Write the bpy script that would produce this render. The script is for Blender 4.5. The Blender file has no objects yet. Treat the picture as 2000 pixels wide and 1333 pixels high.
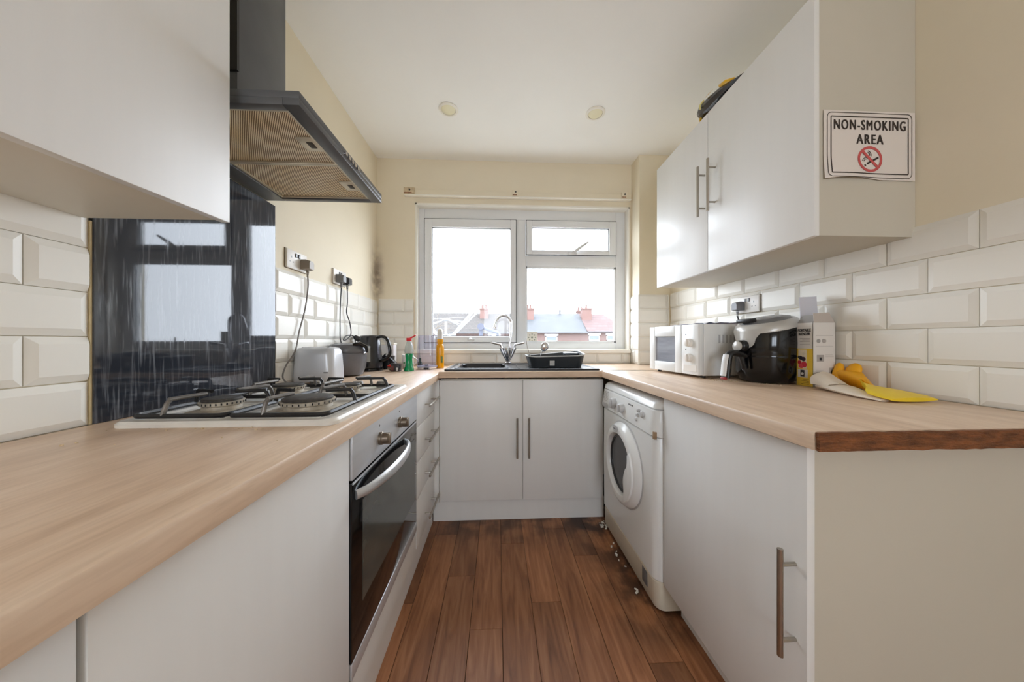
import bpy, bmesh, math, random
from mathutils import Vector, Matrix
random.seed(7)
C = bpy.context.scene.collection
sc = bpy.context.scene
PI = math.pi

# ------------------------------------------------------------------ camera, sky, light, exposure
cam_d = bpy.data.cameras.new('camera'); cam = bpy.data.objects.new('camera', cam_d); C.objects.link(cam)
cam.location = (0, 0, 1.095); cam.rotation_euler = (PI/2, 0, -math.atan(0.0467))
cam_d.sensor_width = 36; cam_d.lens = 10.8; cam_d.clip_start = 0.02; cam_d.clip_end = 300
sc.camera = cam
SKY = 4.6
w = bpy.data.worlds.new('overcast_sky'); sc.world = w; w.use_nodes = True
wn = w.node_tree; bg = wn.nodes['Background']
tc = wn.nodes.new('ShaderNodeTexCoord'); ns = wn.nodes.new('ShaderNodeTexNoise'); rp = wn.nodes.new('ShaderNodeValToRGB')
ns.inputs['Scale'].default_value = 2.2; ns.inputs['Detail'].default_value = 4
rp.color_ramp.elements[0].position = .3; rp.color_ramp.elements[0].color = (.80, .885, 1, 1)
rp.color_ramp.elements[1].position = .75; rp.color_ramp.elements[1].color = (.86, .925, 1, 1)
wn.links.new(tc.outputs['Generated'], ns.inputs['Vector']); wn.links.new(ns.outputs['Fac'], rp.inputs['Fac'])
wn.links.new(rp.outputs['Color'], bg.inputs['Color']); bg.inputs['Strength'].default_value = SKY

def portal(name, loc, rot, sx, sy):                      # guides the sampling of the sky through a window, gives no light itself
    d = bpy.data.lights.new(name, 'AREA'); d.shape = 'RECTANGLE'; d.size = sx; d.size_y = sy
    o = bpy.data.objects.new(name, d); C.objects.link(o); o.location = loc; o.rotation_euler = rot
    d.cycles.is_portal = True
portal('window_portal', (.215, 2.66, 1.61), (-PI/2, 0, 0), 1.74, 1.18)
portal('fill_window_portal', (.175, -2.66, 1.5), (PI/2, 0, 0), 1.15, 1.1)  # belongs to the added window behind the viewer
sc.view_settings.view_transform = 'Standard'; sc.view_settings.look = 'None'
sc.view_settings.exposure = 1.47; sc.view_settings.gamma = 1.0; sc.view_settings.use_curve_mapping = False
sc.cycles.max_bounces = 14; sc.cycles.diffuse_bounces = 8; sc.cycles.glossy_bounces = 5
sc.cycles.transparent_max_bounces = 16; sc.cycles.sample_clamp_indirect = 8

# ------------------------------------------------------------------ materials
def lin(c):
    return tuple((v/255/12.92 if v/255 <= .04045 else ((v/255+.055)/1.055)**2.4) for v in c) + (1,)
MATS = {}
def mat(name, rgb, rough=.5, metal=0, var=.05, scale=5, stretch=(1, 1, 1), bump=0, bscale=None, spec=.5, coat=0, ior=None, trans=0, detail=4, sss=0, rand=0):
    if name in MATS: return MATS[name]
    m = bpy.data.materials.new(name); m.use_nodes = True; MATS[name] = m
    t = m.node_tree; b = t.nodes['Principled BSDF']
    tc = t.nodes.new('ShaderNodeTexCoord'); mp = t.nodes.new('ShaderNodeMapping'); n = t.nodes.new('ShaderNodeTexNoise')
    r = t.nodes.new('ShaderNodeValToRGB')
    mp.inputs['Scale'].default_value = stretch
    n.inputs['Scale'].default_value = scale; n.inputs['Detail'].default_value = detail
    c = lin(rgb)
    r.color_ramp.elements[0].position = .3; r.color_ramp.elements[0].color = tuple(v*(1-var) for v in c[:3])+(1,)
    r.color_ramp.elements[1].position = .7; r.color_ramp.elements[1].color = tuple(min(1, v*(1+var)) for v in c[:3])+(1,)
    t.links.new(tc.outputs['Object'], mp.inputs['Vector']); t.links.new(mp.outputs['Vector'], n.inputs['Vector'])
    t.links.new(n.outputs['Fac'], r.inputs['Fac'])
    col = r.outputs['Color']
    if rand:
        oi = t.nodes.new('ShaderNodeObjectInfo'); hs = t.nodes.new('ShaderNodeHueSaturation'); mr = t.nodes.new('ShaderNodeMapRange')
        mr.inputs['To Min'].default_value = 1-rand; mr.inputs['To Max'].default_value = 1+rand
        t.links.new(oi.outputs['Random'], mr.inputs['Value']); t.links.new(mr.outputs['Result'], hs.inputs['Value'])
        t.links.new(col, hs.inputs['Color']); col = hs.outputs['Color']
    t.links.new(col, b.inputs['Base Color'])
    b.inputs['Roughness'].default_value = rough; b.inputs['Metallic'].default_value = metal
    b.inputs['Specular IOR Level'].default_value = spec; b.inputs['Coat Weight'].default_value = coat
    if ior: b.inputs['IOR'].default_value = ior
    if trans: b.inputs['Transmission Weight'].default_value = trans
    if sss: b.inputs['Subsurface Weight'].default_value = sss
    if bump:
        n2 = t.nodes.new('ShaderNodeTexNoise'); n2.inputs['Scale'].default_value = bscale or scale*6; n2.inputs['Detail'].default_value = 3
        t.links.new(mp.outputs['Vector'], n2.inputs['Vector'])
        bp = t.nodes.new('ShaderNodeBump'); bp.inputs['Strength'].default_value = bump; bp.inputs['Distance'].default_value = .01
        t.links.new(n2.outputs['Fac'], bp.inputs['Height']); t.links.new(bp.outputs['Normal'], b.inputs['Normal'])
    m['bsdf'] = b.name
    return m

def thin_glass(name, tint=(1, 1, 1), refl=1.0):
    m = bpy.data.materials.new(name); m.use_nodes = True; MATS[name] = m; t = m.node_tree
    t.nodes.remove(t.nodes['Principled BSDF']); out = t.nodes['Material Output']
    tr = t.nodes.new('ShaderNodeBsdfTransparent'); gl = t.nodes.new('ShaderNodeBsdfGlossy'); mx = t.nodes.new('ShaderNodeMixShader'); fr = t.nodes.new('ShaderNodeFresnel')
    n = t.nodes.new('ShaderNodeTexNoise'); n.inputs['Scale'].default_value = 30; rr = t.nodes.new('ShaderNodeMapRange')
    rr.inputs['To Min'].default_value = .01; rr.inputs['To Max'].default_value = .05
    t.links.new(n.outputs['Fac'], rr.inputs['Value']); t.links.new(rr.outputs['Result'], gl.inputs['Roughness'])
    tr.inputs['Color'].default_value = tint+(1,); fr.inputs['IOR'].default_value = 1.45*refl
    ge = t.nodes.new('ShaderNodeNewGeometry'); iv = t.nodes.new('ShaderNodeMath'); iv.operation = 'SUBTRACT'; iv.inputs[0].default_value = 1
    ml = t.nodes.new('ShaderNodeMath'); ml.operation = 'MULTIPLY'; t.links.new(ge.outputs['Backfacing'], iv.inputs[1]); t.links.new(iv.outputs[0], ml.inputs[0]); t.links.new(fr.outputs['Fac'], ml.inputs[1])
    t.links.new(ml.outputs[0], mx.inputs['Fac']); t.links.new(tr.outputs['BSDF'], mx.inputs[1]); t.links.new(gl.outputs['BSDF'], mx.inputs[2])
    t.links.new(mx.outputs['Shader'], out.inputs['Surface'])
    return m

def worktop_mat(name, along):                             # pale beech block laminate, grain along one axis
    m = bpy.data.materials.new(name); m.use_nodes = True; MATS[name] = m; t = m.node_tree; b = t.nodes['Principled BSDF']
    tc = t.nodes.new('ShaderNodeTexCoord')
    def noise(sc_, scale, det=4):
        mp = t.nodes.new('ShaderNodeMapping'); mp.inputs['Scale'].default_value = sc_; n = t.nodes.new('ShaderNodeTexNoise')
        n.inputs['Scale'].default_value = scale; n.inputs['Detail'].default_value = det
        t.links.new(tc.outputs['Object'], mp.inputs['Vector']); t.links.new(mp.outputs['Vector'], n.inputs['Vector']); return n
    st = (1, .12, 1) if along == 'y' else (.12, 1, 1)
    a = noise(st, 26); d = noise(st, 160, 2)
    r = t.nodes.new('ShaderNodeValToRGB'); e = r.color_ramp.elements
    e[0].position = .32; e[0].color = lin((202, 174, 148)); e[1].position = .68; e[1].color = lin((222, 198, 174))
    x = e.new(.5); x.color = lin((214, 187, 161))
    mx = t.nodes.new('ShaderNodeMix'); mx.data_type = 'RGBA'; mx.blend_type = 'MULTIPLY'; mx.inputs[0].default_value = .2
    r2 = t.nodes.new('ShaderNodeValToRGB'); r2.color_ramp.elements[0].position = .35; r2.color_ramp.elements[0].color = (.62, .55, .48, 1); r2.color_ramp.elements[1].position = .6
    t.links.new(a.outputs['Fac'], r.inputs['Fac']); t.links.new(d.outputs['Fac'], r2.inputs['Fac'])
    t.links.new(r.outputs['Color'], mx.inputs[6]); t.links.new(r2.outputs['Color'], mx.inputs[7])
    t.links.new(mx.outputs[2], b.inputs['Base Color'])
    b.inputs['Roughness'].default_value = .34; b.inputs['Specular IOR Level'].default_value = .5
    return m
WT_Y = worktop_mat('beech_laminate_lengthways', 'y'); WT_X = worktop_mat('beech_laminate_crossways', 'x')

def floor_mat():
    m = bpy.data.materials.new('brown_oak_vinyl'); m.use_nodes = True; t = m.node_tree; b = t.nodes['Principled BSDF']
    tc = t.nodes.new('ShaderNodeTexCoord'); oi = t.nodes.new('ShaderNodeObjectInfo')
    add = t.nodes.new('ShaderNodeVectorMath'); add.operation = 'ADD'
    sc3 = t.nodes.new('ShaderNodeVectorMath'); sc3.operation = 'SCALE'; sc3.inputs[3].default_value = 9
    t.links.new(oi.outputs['Random'], sc3.inputs[0]); t.links.new(tc.outputs['Object'], add.inputs[0]); t.links.new(sc3.outputs[0], add.inputs[1])
    mp = t.nodes.new('ShaderNodeMapping'); mp.inputs['Scale'].default_value = (1, .1, 1); t.links.new(add.outputs[0], mp.inputs['Vector'])
    n = t.nodes.new('ShaderNodeTexNoise'); n.inputs['Scale'].default_value = 34; n.inputs['Detail'].default_value = 6; n.inputs['Distortion'].default_value = 1.2
    t.links.new(mp.outputs['Vector'], n.inputs['Vector'])
    r = t.nodes.new('ShaderNodeValToRGB'); e = r.color_ramp.elements
    e[0].position = .24; e[0].color = lin((116, 73, 47)); e[1].position = .8; e[1].color = lin((182, 130, 92)); x = e.new(.5); x.color = lin((152, 101, 67))
    t.links.new(n.outputs['Fac'], r.inputs['Fac'])
    hs = t.nodes.new('ShaderNodeHueSaturation'); mr = t.nodes.new('ShaderNodeMapRange'); mr.inputs['To Min'].default_value = .72; mr.inputs['To Max'].default_value = 1.15
    t.links.new(oi.outputs['Random'], mr.inputs['Value']); t.links.new(mr.outputs['Result'], hs.inputs['Value']); t.links.new(r.outputs['Color'], hs.inputs['Color'])
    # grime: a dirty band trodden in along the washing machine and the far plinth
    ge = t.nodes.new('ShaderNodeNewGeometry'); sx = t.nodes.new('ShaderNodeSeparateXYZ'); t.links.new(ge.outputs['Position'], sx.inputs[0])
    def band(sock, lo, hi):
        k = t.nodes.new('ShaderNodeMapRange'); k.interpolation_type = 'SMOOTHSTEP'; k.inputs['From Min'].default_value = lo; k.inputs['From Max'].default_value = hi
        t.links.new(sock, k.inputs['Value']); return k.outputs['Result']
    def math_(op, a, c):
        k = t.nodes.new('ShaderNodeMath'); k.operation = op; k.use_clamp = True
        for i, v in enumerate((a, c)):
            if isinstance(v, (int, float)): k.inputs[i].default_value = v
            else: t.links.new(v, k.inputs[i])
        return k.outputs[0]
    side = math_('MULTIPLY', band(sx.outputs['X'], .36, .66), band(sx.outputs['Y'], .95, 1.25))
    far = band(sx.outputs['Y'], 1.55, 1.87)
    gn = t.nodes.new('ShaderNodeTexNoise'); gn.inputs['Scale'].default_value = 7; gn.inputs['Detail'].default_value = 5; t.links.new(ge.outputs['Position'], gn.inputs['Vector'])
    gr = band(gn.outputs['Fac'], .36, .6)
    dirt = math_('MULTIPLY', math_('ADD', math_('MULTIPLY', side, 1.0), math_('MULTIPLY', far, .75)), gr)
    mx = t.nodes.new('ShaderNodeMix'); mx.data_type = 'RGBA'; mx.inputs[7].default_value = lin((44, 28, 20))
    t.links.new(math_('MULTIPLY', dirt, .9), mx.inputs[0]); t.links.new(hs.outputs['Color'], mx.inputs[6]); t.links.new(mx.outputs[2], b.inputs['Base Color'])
    b.inputs['Roughness'].default_value = .42; b.inputs['Specular IOR Level'].default_value = .4
    bp = t.nodes.new('ShaderNodeBump'); bp.inputs['Strength'].default_value = .12; bp.inputs['Distance'].default_value = .004
    t.links.new(n.outputs['Fac'], bp.inputs['Height']); t.links.new(bp.outputs['Normal'], b.inputs['Normal'])
    return m

def splash_mat():
    m = bpy.data.materials.new('streaky_black_glass'); m.use_nodes = True; t = m.node_tree; b = t.nodes['Principled BSDF']
    tc = t.nodes.new('ShaderNodeTexCoord')
    def noise(s3, scale, det=5):
        mp = t.nodes.new('ShaderNodeMapping'); mp.inputs['Scale'].default_value = s3; n = t.nodes.new('ShaderNodeTexNoise'); n.inputs['Scale'].default_value = scale; n.inputs['Detail'].default_value = det
        t.links.new(tc.outputs['Object'], mp.inputs['Vector']); t.links.new(mp.outputs['Vector'], n.inputs['Vector']); return n.outputs['Fac']
    st = noise((1, 1, .06), 150, 6); pa = noise((1, 1, .8), 6, 3)
    mr = t.nodes.new('ShaderNodeMapRange'); mr.inputs['From Min'].default_value = .52; mr.inputs['From Max'].default_value = .74
    t.links.new(st, mr.inputs['Value'])
    m2 = t.nodes.new('ShaderNodeMapRange'); m2.inputs['From Min'].default_value = .35; m2.inputs['From Max'].default_value = .65; m2.inputs['To Min'].default_value = .12; m2.inputs['To Max'].default_value = .4
    t.links.new(pa, m2.inputs['Value'])
    mu = t.nodes.new('ShaderNodeMath'); mu.operation = 'MULTIPLY'; t.links.new(mr.outputs['Result'], mu.inputs[0]); t.links.new(m2.outputs['Result'], mu.inputs[1])
    mx = t.nodes.new('ShaderNodeMix'); mx.data_type = 'RGBA'; mx.inputs[6].default_value = (.026, .029, .037, 1); mx.inputs[7].default_value = (.40, .42, .46, 1)
    t.links.new(mu.outputs[0], mx.inputs[0]); t.links.new(mx.outputs[2], b.inputs['Base Color'])
    r3 = t.nodes.new('ShaderNodeMapRange'); r3.inputs['To Min'].default_value = .03; r3.inputs['To Max'].default_value = .32
    t.links.new(mu.outputs[0], r3.inputs['Value']); t.links.new(r3.outputs['Result'], b.inputs['Roughness'])
    b.inputs['IOR'].default_value = 1.5
    return m

def brick_mat(name, a, b_, mortar, sx=1, scale=5):
    m = bpy.data.materials.new(name); m.use_nodes = True; t = m.node_tree; b = t.nodes['Principled BSDF']; MATS[name] = m
    tc = t.nodes.new('ShaderNodeTexCoord'); mp = t.nodes.new('ShaderNodeMapping'); mp.inputs['Rotation'].default_value = (PI/2, 0, 0)
    br = t.nodes.new('ShaderNodeTexBrick'); br.inputs['Color1'].default_value = lin(a); br.inputs['Color2'].default_value = lin(b_); br.inputs['Mortar'].default_value = lin(mortar)
    br.inputs['Scale'].default_value = scale
    t.links.new(tc.outputs['Object'], mp.inputs['Vector']); t.links.new(mp.outputs['Vector'], br.inputs['Vector']); t.links.new(br.outputs['Color'], b.inputs['Base Color'])
    b.inputs['Roughness'].default_value = .85
    return m

def stripe_mat(name, dark, light, freq, ang):             # fine ribs of a grease filter mesh
    m = bpy.data.materials.new(name); m.use_nodes = True; t = m.node_tree; b = t.nodes['Principled BSDF']; MATS[name] = m
    tc = t.nodes.new('ShaderNodeTexCoord'); mp = t.nodes.new('ShaderNodeMapping'); mp.inputs['Rotation'].default_value = (0, 0, ang)
    wv = t.nodes.new('ShaderNodeTexWave'); wv.inputs['Scale'].default_value = freq; wv.inputs['Distortion'].default_value = .6; wv.inputs['Detail Scale'].default_value = 4
    r = t.nodes.new('ShaderNodeValToRGB'); r.color_ramp.elements[0].position = .25; r.color_ramp.elements[0].color = lin(dark); r.color_ramp.elements[1].position = .75; r.color_ramp.elements[1].color = lin(light)
    n = t.nodes.new('ShaderNodeTexNoise'); n.inputs['Scale'].default_value = 9; n.inputs['Detail'].default_value = 5
    r2 = t.nodes.new('ShaderNodeValToRGB'); r2.color_ramp.elements[0].position = .35; r2.color_ramp.elements[0].color = (.86, .76, .58, 1); r2.color_ramp.elements[1].position = .62
    mx = t.nodes.new('ShaderNodeMix'); mx.data_type = 'RGBA'; mx.blend_type = 'MULTIPLY'; mx.inputs[0].default_value = .9
    t.links.new(tc.outputs['Object'], mp.inputs['Vector']); t.links.new(mp.outputs['Vector'], wv.inputs['Vector']); t.links.new(wv.outputs['Fac'], r.inputs['Fac'])
    t.links.new(tc.outputs['Object'], n.inputs['Vector']); t.links.new(n.outputs['Fac'], r2.inputs['Fac'])
    t.links.new(r.outputs['Color'], mx.inputs[6]); t.links.new(r2.outputs['Color'], mx.inputs[7]); t.links.new(mx.outputs[2], b.inputs['Base Color'])
    b.inputs['Roughness'].default_value = .5
    return m

M_WALL = mat('cream_emulsion', (231, 221, 199), .75, var=.03, scale=2.5, bump=.05, bscale=40)
def stain_wall(m):                                         # brown mildew creeping up the damp back left corner
    t = m.node_tree; b = t.nodes['Principled BSDF']; src = b.inputs['Base Color'].links[0].from_socket
    ge = t.nodes.new('ShaderNodeNewGeometry'); sx = t.nodes.new('ShaderNodeSeparateXYZ'); t.links.new(ge.outputs['Position'], sx.inputs[0])
    def ramp(sock, a, c):
        k = t.nodes.new('ShaderNodeMapRange'); k.interpolation_type = 'SMOOTHSTEP'; k.inputs['From Min'].default_value = a; k.inputs['From Max'].default_value = c; t.links.new(sock, k.inputs['Value']); return k.outputs['Result']
    def mul(a, c):
        k = t.nodes.new('ShaderNodeMath'); k.operation = 'MULTIPLY'; t.links.new(a, k.inputs[0])
        if isinstance(c, float): k.inputs[1].default_value = c
        else: t.links.new(c, k.inputs[1])
        return k.outputs[0]
    n = t.nodes.new('ShaderNodeTexNoise'); n.inputs['Scale'].default_value = 14; n.inputs['Detail'].default_value = 5; t.links.new(ge.outputs['Position'], n.inputs['Vector'])
    f = mul(mul(mul(ramp(sx.outputs['Y'], 2.30, 2.47), ramp(sx.outputs['X'], -.88, -.955)), mul(ramp(sx.outputs['Z'], 1.40, 1.50), ramp(sx.outputs['Z'], 1.95, 1.6))), ramp(n.outputs['Fac'], .25, .65))
    mx = t.nodes.new('ShaderNodeMix'); mx.data_type = 'RGBA'; mx.inputs[7].default_value = lin((118, 98, 86)); t.links.new(mul(f, .75), mx.inputs[0]); t.links.new(src, mx.inputs[6]); t.links.new(mx.outputs[2], b.inputs['Base Color'])
stain_wall(M_WALL)
M_CEIL = mat('white_ceiling_paint', (246, 246, 244), .8, var=.015, scale=2, bump=.04, bscale=30)
M_TILE = mat('cream_glazed_tile', (232, 229, 221), .33, var=.015, spec=.3, scale=3, coat=0, rand=.025)
M_GROUT = mat('cream_grout', (206, 190, 160), .9, var=.06, scale=20)
M_LAM = mat('white_laminate', (231, 231, 230), .36, var=.012, scale=3, stretch=(8, 8, .6))
M_CARC = mat('white_carcass_board', (222, 217, 205), .45, var=.02, scale=4)
M_ENDP = mat('off_white_end_panel', (200, 194, 180), .55, var=.02, scale=3)
M_STEEL = mat('brushed_nickel', (176, 170, 160), .32, 1, var=.08, scale=60, stretch=(1, 1, .1))
M_CHROME = mat('chrome', (215, 215, 218), .14, 1, var=.03, scale=20)
M_UPVC = mat('white_upvc', (232, 234, 236), .3, var=.01, scale=3)
M_GASK = mat('black_gasket', (35, 35, 36), .6)
M_WHITEP = mat('white_gloss_paint', (238, 234, 224), .35, var=.02)
M_BLACK = mat('black_plastic', (24, 24, 26), .35, var=.1, scale=12)
M_BLACKG = mat('glossy_black_plastic', (13, 13, 14), .12, var=.1, scale=6)
M_HOOD = mat('dark_grey_enamel', (90, 91, 93), .35, .3, var=.08, scale=8)
M_IRON = mat('worn_black_enamel_iron', (38, 37, 37), .42, .3, var=.3, scale=40)
M_IRONW = mat('worn_grey_iron', (120, 116, 112), .4, .6, var=.3, scale=40)
M_HOB = mat('white_enamel_stained', (224, 220, 213), .3, var=.08, scale=22, detail=8)
M_BURN = mat('burner_alloy', (184, 175, 160), .55, .25, var=.25, scale=60)
M_BURNC = mat('burnt_burner_cap', (70, 66, 62), .6, .2, var=.4, scale=80, bump=.3)
M_OVST = mat('brushed_steel_sheet', (214, 217, 222), .34, .5, var=.05, scale=30, stretch=(1, .05, 1))
M_OVGL = mat('black_oven_glass', (14, 13, 14), .08, var=.2, scale=10)
M_OVWIN = mat('oven_window_glass', (72, 76, 72), .12, var=.25, scale=14)
M_WHAPP = mat('white_appliance_enamel', (236, 238, 238), .22, var=.015, scale=3)
M_GREYP = mat('light_grey_plastic', (196, 197, 198), .35, var=.03)
M_MIDG = mat('mid_grey_plastic', (112, 112, 114), .4, var=.05)
M_DKGREY = mat('dark_grey_gloss_plastic', (58, 58, 60), .18, var=.06)
M_RUBBERCORD = mat('grey_cord', (118, 112, 106), .5)
M_BLKCORD = mat('black_cord', (30, 30, 31), .5)

# ------------------------------------------------------------------ building helpers
class MB:
    def __init__(s): s.bm = bmesh.new()
    def box(s, x0, y0, z0, x1, y1, z1, bev=0, seg=2):
        r = bmesh.ops.create_cube(s.bm, size=1.0); vs = r['verts']
        cx, cy, cz = (x0+x1)/2, (y0+y1)/2, (z0+z1)/2
        for v in vs: v.co = Vector((cx+v.co.x*abs(x1-x0), cy+v.co.y*abs(y1-y0), cz+v.co.z*abs(z1-z0)))
        if bev:
            es = list({e for v in vs for e in v.link_edges})
            bmesh.ops.bevel(s.bm, geom=es, offset=bev, segments=seg, affect='EDGES', profile=.5)
        return s
    def rings(s, rings, cap=True, closed=False):
        L = [[s.bm.verts.new(p) for p in r] for r in rings]; n = len(L[0])
        for a, b in list(zip(L, L[1:]))+([(L[-1], L[0])] if closed else []):
            for i in range(n):
                j = (i+1) % n; s.bm.faces.new((a[i], a[j], b[j], b[i]))
        if cap and not closed:
            s.bm.faces.new(L[0][::-1]); s.bm.faces.new(L[-1])
        return s
    def lathe(s, prof, cx=0, cy=0, seg=28, sx=1, sy=1, axis='z', o=0):
        rs = []
        for r, z in prof:
            ring = []
            for i in range(seg):
                a = 2*PI*i/seg; u, v = max(r, 1e-4)*math.cos(a)*sx, max(r, 1e-4)*math.sin(a)*sy
                ring.append((cx+u, cy+v, z) if axis == 'z' else ((z, cx+u, cy+v) if axis == 'x' else (cx+u, z, cy+v)))
            rs.append(ring)
        return s.rings(rs)
    def cyl(s, p, q, r, r2=None, seg=16): return s.tube([p, q], [r, r if r2 is None else r2], seg)
    def tube(s, pts, r, seg=8, flat=None, closed=False):
        P = [Vector(p) for p in pts]; n = len(P); R = r if isinstance(r, (list, tuple)) else [r]*n
        d0 = (P[1]-P[0]).normalized(); up = Vector((0, 0, 1)) if abs(d0.z) < .9 else Vector((1, 0, 0))
        u = d0.cross(up).normalized(); rs = []
        for i, p in enumerate(P):
            if closed: d = (P[(i+1) % n]-P[i-1]).normalized()
            else: d = (P[min(i+1, n-1)]-P[max(i-1, 0)]).normalized()
            u = (u-d*u.dot(d)); u = u.normalized() if u.length > 1e-6 else d.orthogonal().normalized(); v = d.cross(u)
            fu, fv = flat or (1, 1)
            rs.append([p+u*(R[i]*fu*math.cos(2*PI*k/seg))+v*(R[i]*fv*math.sin(2*PI*k/seg)) for k in range(seg)])
        return s.rings(rs, closed=closed)
    def prism(s, poly, axis, a0, a1, bev=0, seg=2):
        def P(u, v, a): return {'x': (a, u, v), 'y': (u, a, v), 'z': (u, v, a)}[axis]
        A = [s.bm.verts.new(P(u, v, a0)) for u, v in poly]; B = [s.bm.verts.new(P(u, v, a1)) for u, v in poly]; n = len(poly)
        fs = [s.bm.faces.new(A[::-1]), s.bm.faces.new(B)]
        for i in range(n): j = (i+1) % n; fs.append(s.bm.faces.new((A[i], A[j], B[j], B[i])))
        bmesh.ops.recalc_face_normals(s.bm, faces=fs)
        if bev: bmesh.ops.bevel(s.bm, geom=list({e for f in fs for e in f.edges}), offset=bev, segments=seg, affect='EDGES', profile=.5)
        return s
    def ball(s, c, r, sx=1, sy=1, sz=1, seg=16):
        m = Matrix.Translation(c) @ Matrix.Diagonal((sx, sy, sz, 1))
        bmesh.ops.create_uvsphere(s.bm, u_segments=seg, v_segments=max(6, seg//2), radius=r, matrix=m); return s
    def sheet(s, grid, th):                                  # a thick sheet from a grid of points
        nu, nv = len(grid), len(grid[0]); G = [[Vector(p) for p in r] for r in grid]; N = []
        for i in range(nu):
            N.append([((G[min(i+1, nu-1)][j]-G[max(i-1, 0)][j]).cross(G[i][min(j+1, nv-1)]-G[i][max(j-1, 0)])).normalized() for j in range(nv)])
        A = [[s.bm.verts.new(G[i][j]) for j in range(nv)] for i in range(nu)]; D = [[s.bm.verts.new(G[i][j]-N[i][j]*th) for j in range(nv)] for i in range(nu)]
        for i in range(nu-1):
            for j in range(nv-1):
                s.bm.faces.new((A[i][j], A[i+1][j], A[i+1][j+1], A[i][j+1])); s.bm.faces.new((D[i][j], D[i][j+1], D[i+1][j+1], D[i+1][j]))
        rim = [(i, 0) for i in range(nu)]+[(nu-1, j) for j in range(1, nv)]+[(i, nv-1) for i in range(nu-2, -1, -1)]+[(0, j) for j in range(nv-2, 0, -1)]
        for (i, j), (k, l) in zip(rim, rim[1:]+rim[:1]): s.bm.faces.new((A[i][j], D[i][j], D[k][l], A[k][l]))
        return s
    def xf(s, m): bmesh.ops.transform(s.bm, matrix=m, verts=s.bm.verts); return s
    def build(s, name, m, parent=None, world=True, ang=35, flat=False):
        if parent is not None and world:
            off = Vector((0, 0, 0)); p = parent
            while p is not None: off += Vector(p.location); p = p.parent
            bmesh.ops.translate(s.bm, vec=-off, verts=s.bm.verts)
        bmesh.ops.recalc_face_normals(s.bm, faces=s.bm.faces)
        me = bpy.data.meshes.new(name); s.bm.to_mesh(me); s.bm.free(); me.materials.append(m)
        if not flat:
            me.polygons.foreach_set('use_smooth', [True]*len(me.polygons)); me.set_sharp_from_angle(angle=math.radians(ang))
        o = bpy.data.objects.new(name, me); C.objects.link(o)
        if parent is not None: o.parent = parent
        return o
def thing(name, label, cat, loc=(0, 0, 0), rz=0, group=None):
    o = bpy.data.objects.new(name, None); C.objects.link(o); o.location = loc; o.rotation_euler = (0, 0, rz); o.empty_display_size = .05
    o['label'] = label; o['category'] = cat
    if group: o['group'] = group
    return o
def tag(o, label, cat, group=None, kind=None):
    o['label'] = label; o['category'] = cat
    if group: o['group'] = group
    if kind: o['kind'] = kind
    return o
def struct(o, label=None):
    o['kind'] = 'structure'
    if label: o['label'] = label
    return o
def B(*a, **k): return MB().box(*a, **k)
def lettering(name, text, size, m, parent, loc, rot, bold=.0, align='CENTER', fit=None, depth=.0002, spacing=1.0, heavy=0):
    cu = bpy.data.curves.new(name, 'FONT'); cu.body = text; cu.size = size; cu.align_x = align; cu.align_y = 'CENTER'; cu.offset = bold; cu.extrude = depth; cu.space_character = spacing
    to = bpy.data.objects.new(name, cu); C.objects.link(to)
    dg = bpy.context.evaluated_depsgraph_get(); me = bpy.data.meshes.new_from_object(to.evaluated_get(dg))
    bpy.data.objects.remove(to); me.materials.clear(); me.materials.append(m); me.name = name
    if heavy:                                             # a heavier face: the strokes thickened sideways
        bm = bmesh.new()
        for k in (-1, 0, 1):
            n0 = len(bm.verts); bm.from_mesh(me); bm.verts.ensure_lookup_table()
            for v in list(bm.verts)[n0:]: v.co.x += k*heavy; v.co.z += .00004*k
        bm.to_mesh(me); bm.free()
    o = bpy.data.objects.new(name, me); C.objects.link(o); o.parent = parent; o.location = loc; o.rotation_euler = rot
    if fit:
        xs = [v.co.x for v in me.vertices]; ys = [v.co.y for v in me.vertices]; mx_, my_ = (max(xs)+min(xs))/2, (max(ys)+min(ys))/2; a, c = fit[0]/(max(xs)-min(xs)), fit[1]/(max(ys)-min(ys))
        for v in me.vertices: v.co.x = (v.co.x-mx_)*a; v.co.y = (v.co.y-my_)*c
    return o
def smooth_path(pts, n=6):
    P = [Vector(p) for p in pts]; out = []
    for i in range(len(P)-1):
        a, b, c, d = P[max(i-1, 0)], P[i], P[i+1], P[min(i+2, len(P)-1)]
        for k in range(n):
            t = k/n; out.append(.5*((2*b)+(c-a)*t+(2*a-5*b+4*c-d)*t*t+(3*b-a-3*c+d)*t**3))
    out.append(P[-1]); return out
def rrect(cx, cy, w, d, r, z, n=5):
    out = []
    for sx, sy, a0 in ((1, 1, 0), (-1, 1, PI/2), (-1, -1, PI), (1, -1, 1.5*PI)):
        for k in range(n+1):
            a = a0+PI/2*k/n; out.append((cx+sx*(w/2-r)+r*math.cos(a), cy+sy*(d/2-r)+r*math.sin(a), z))
    return out

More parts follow.
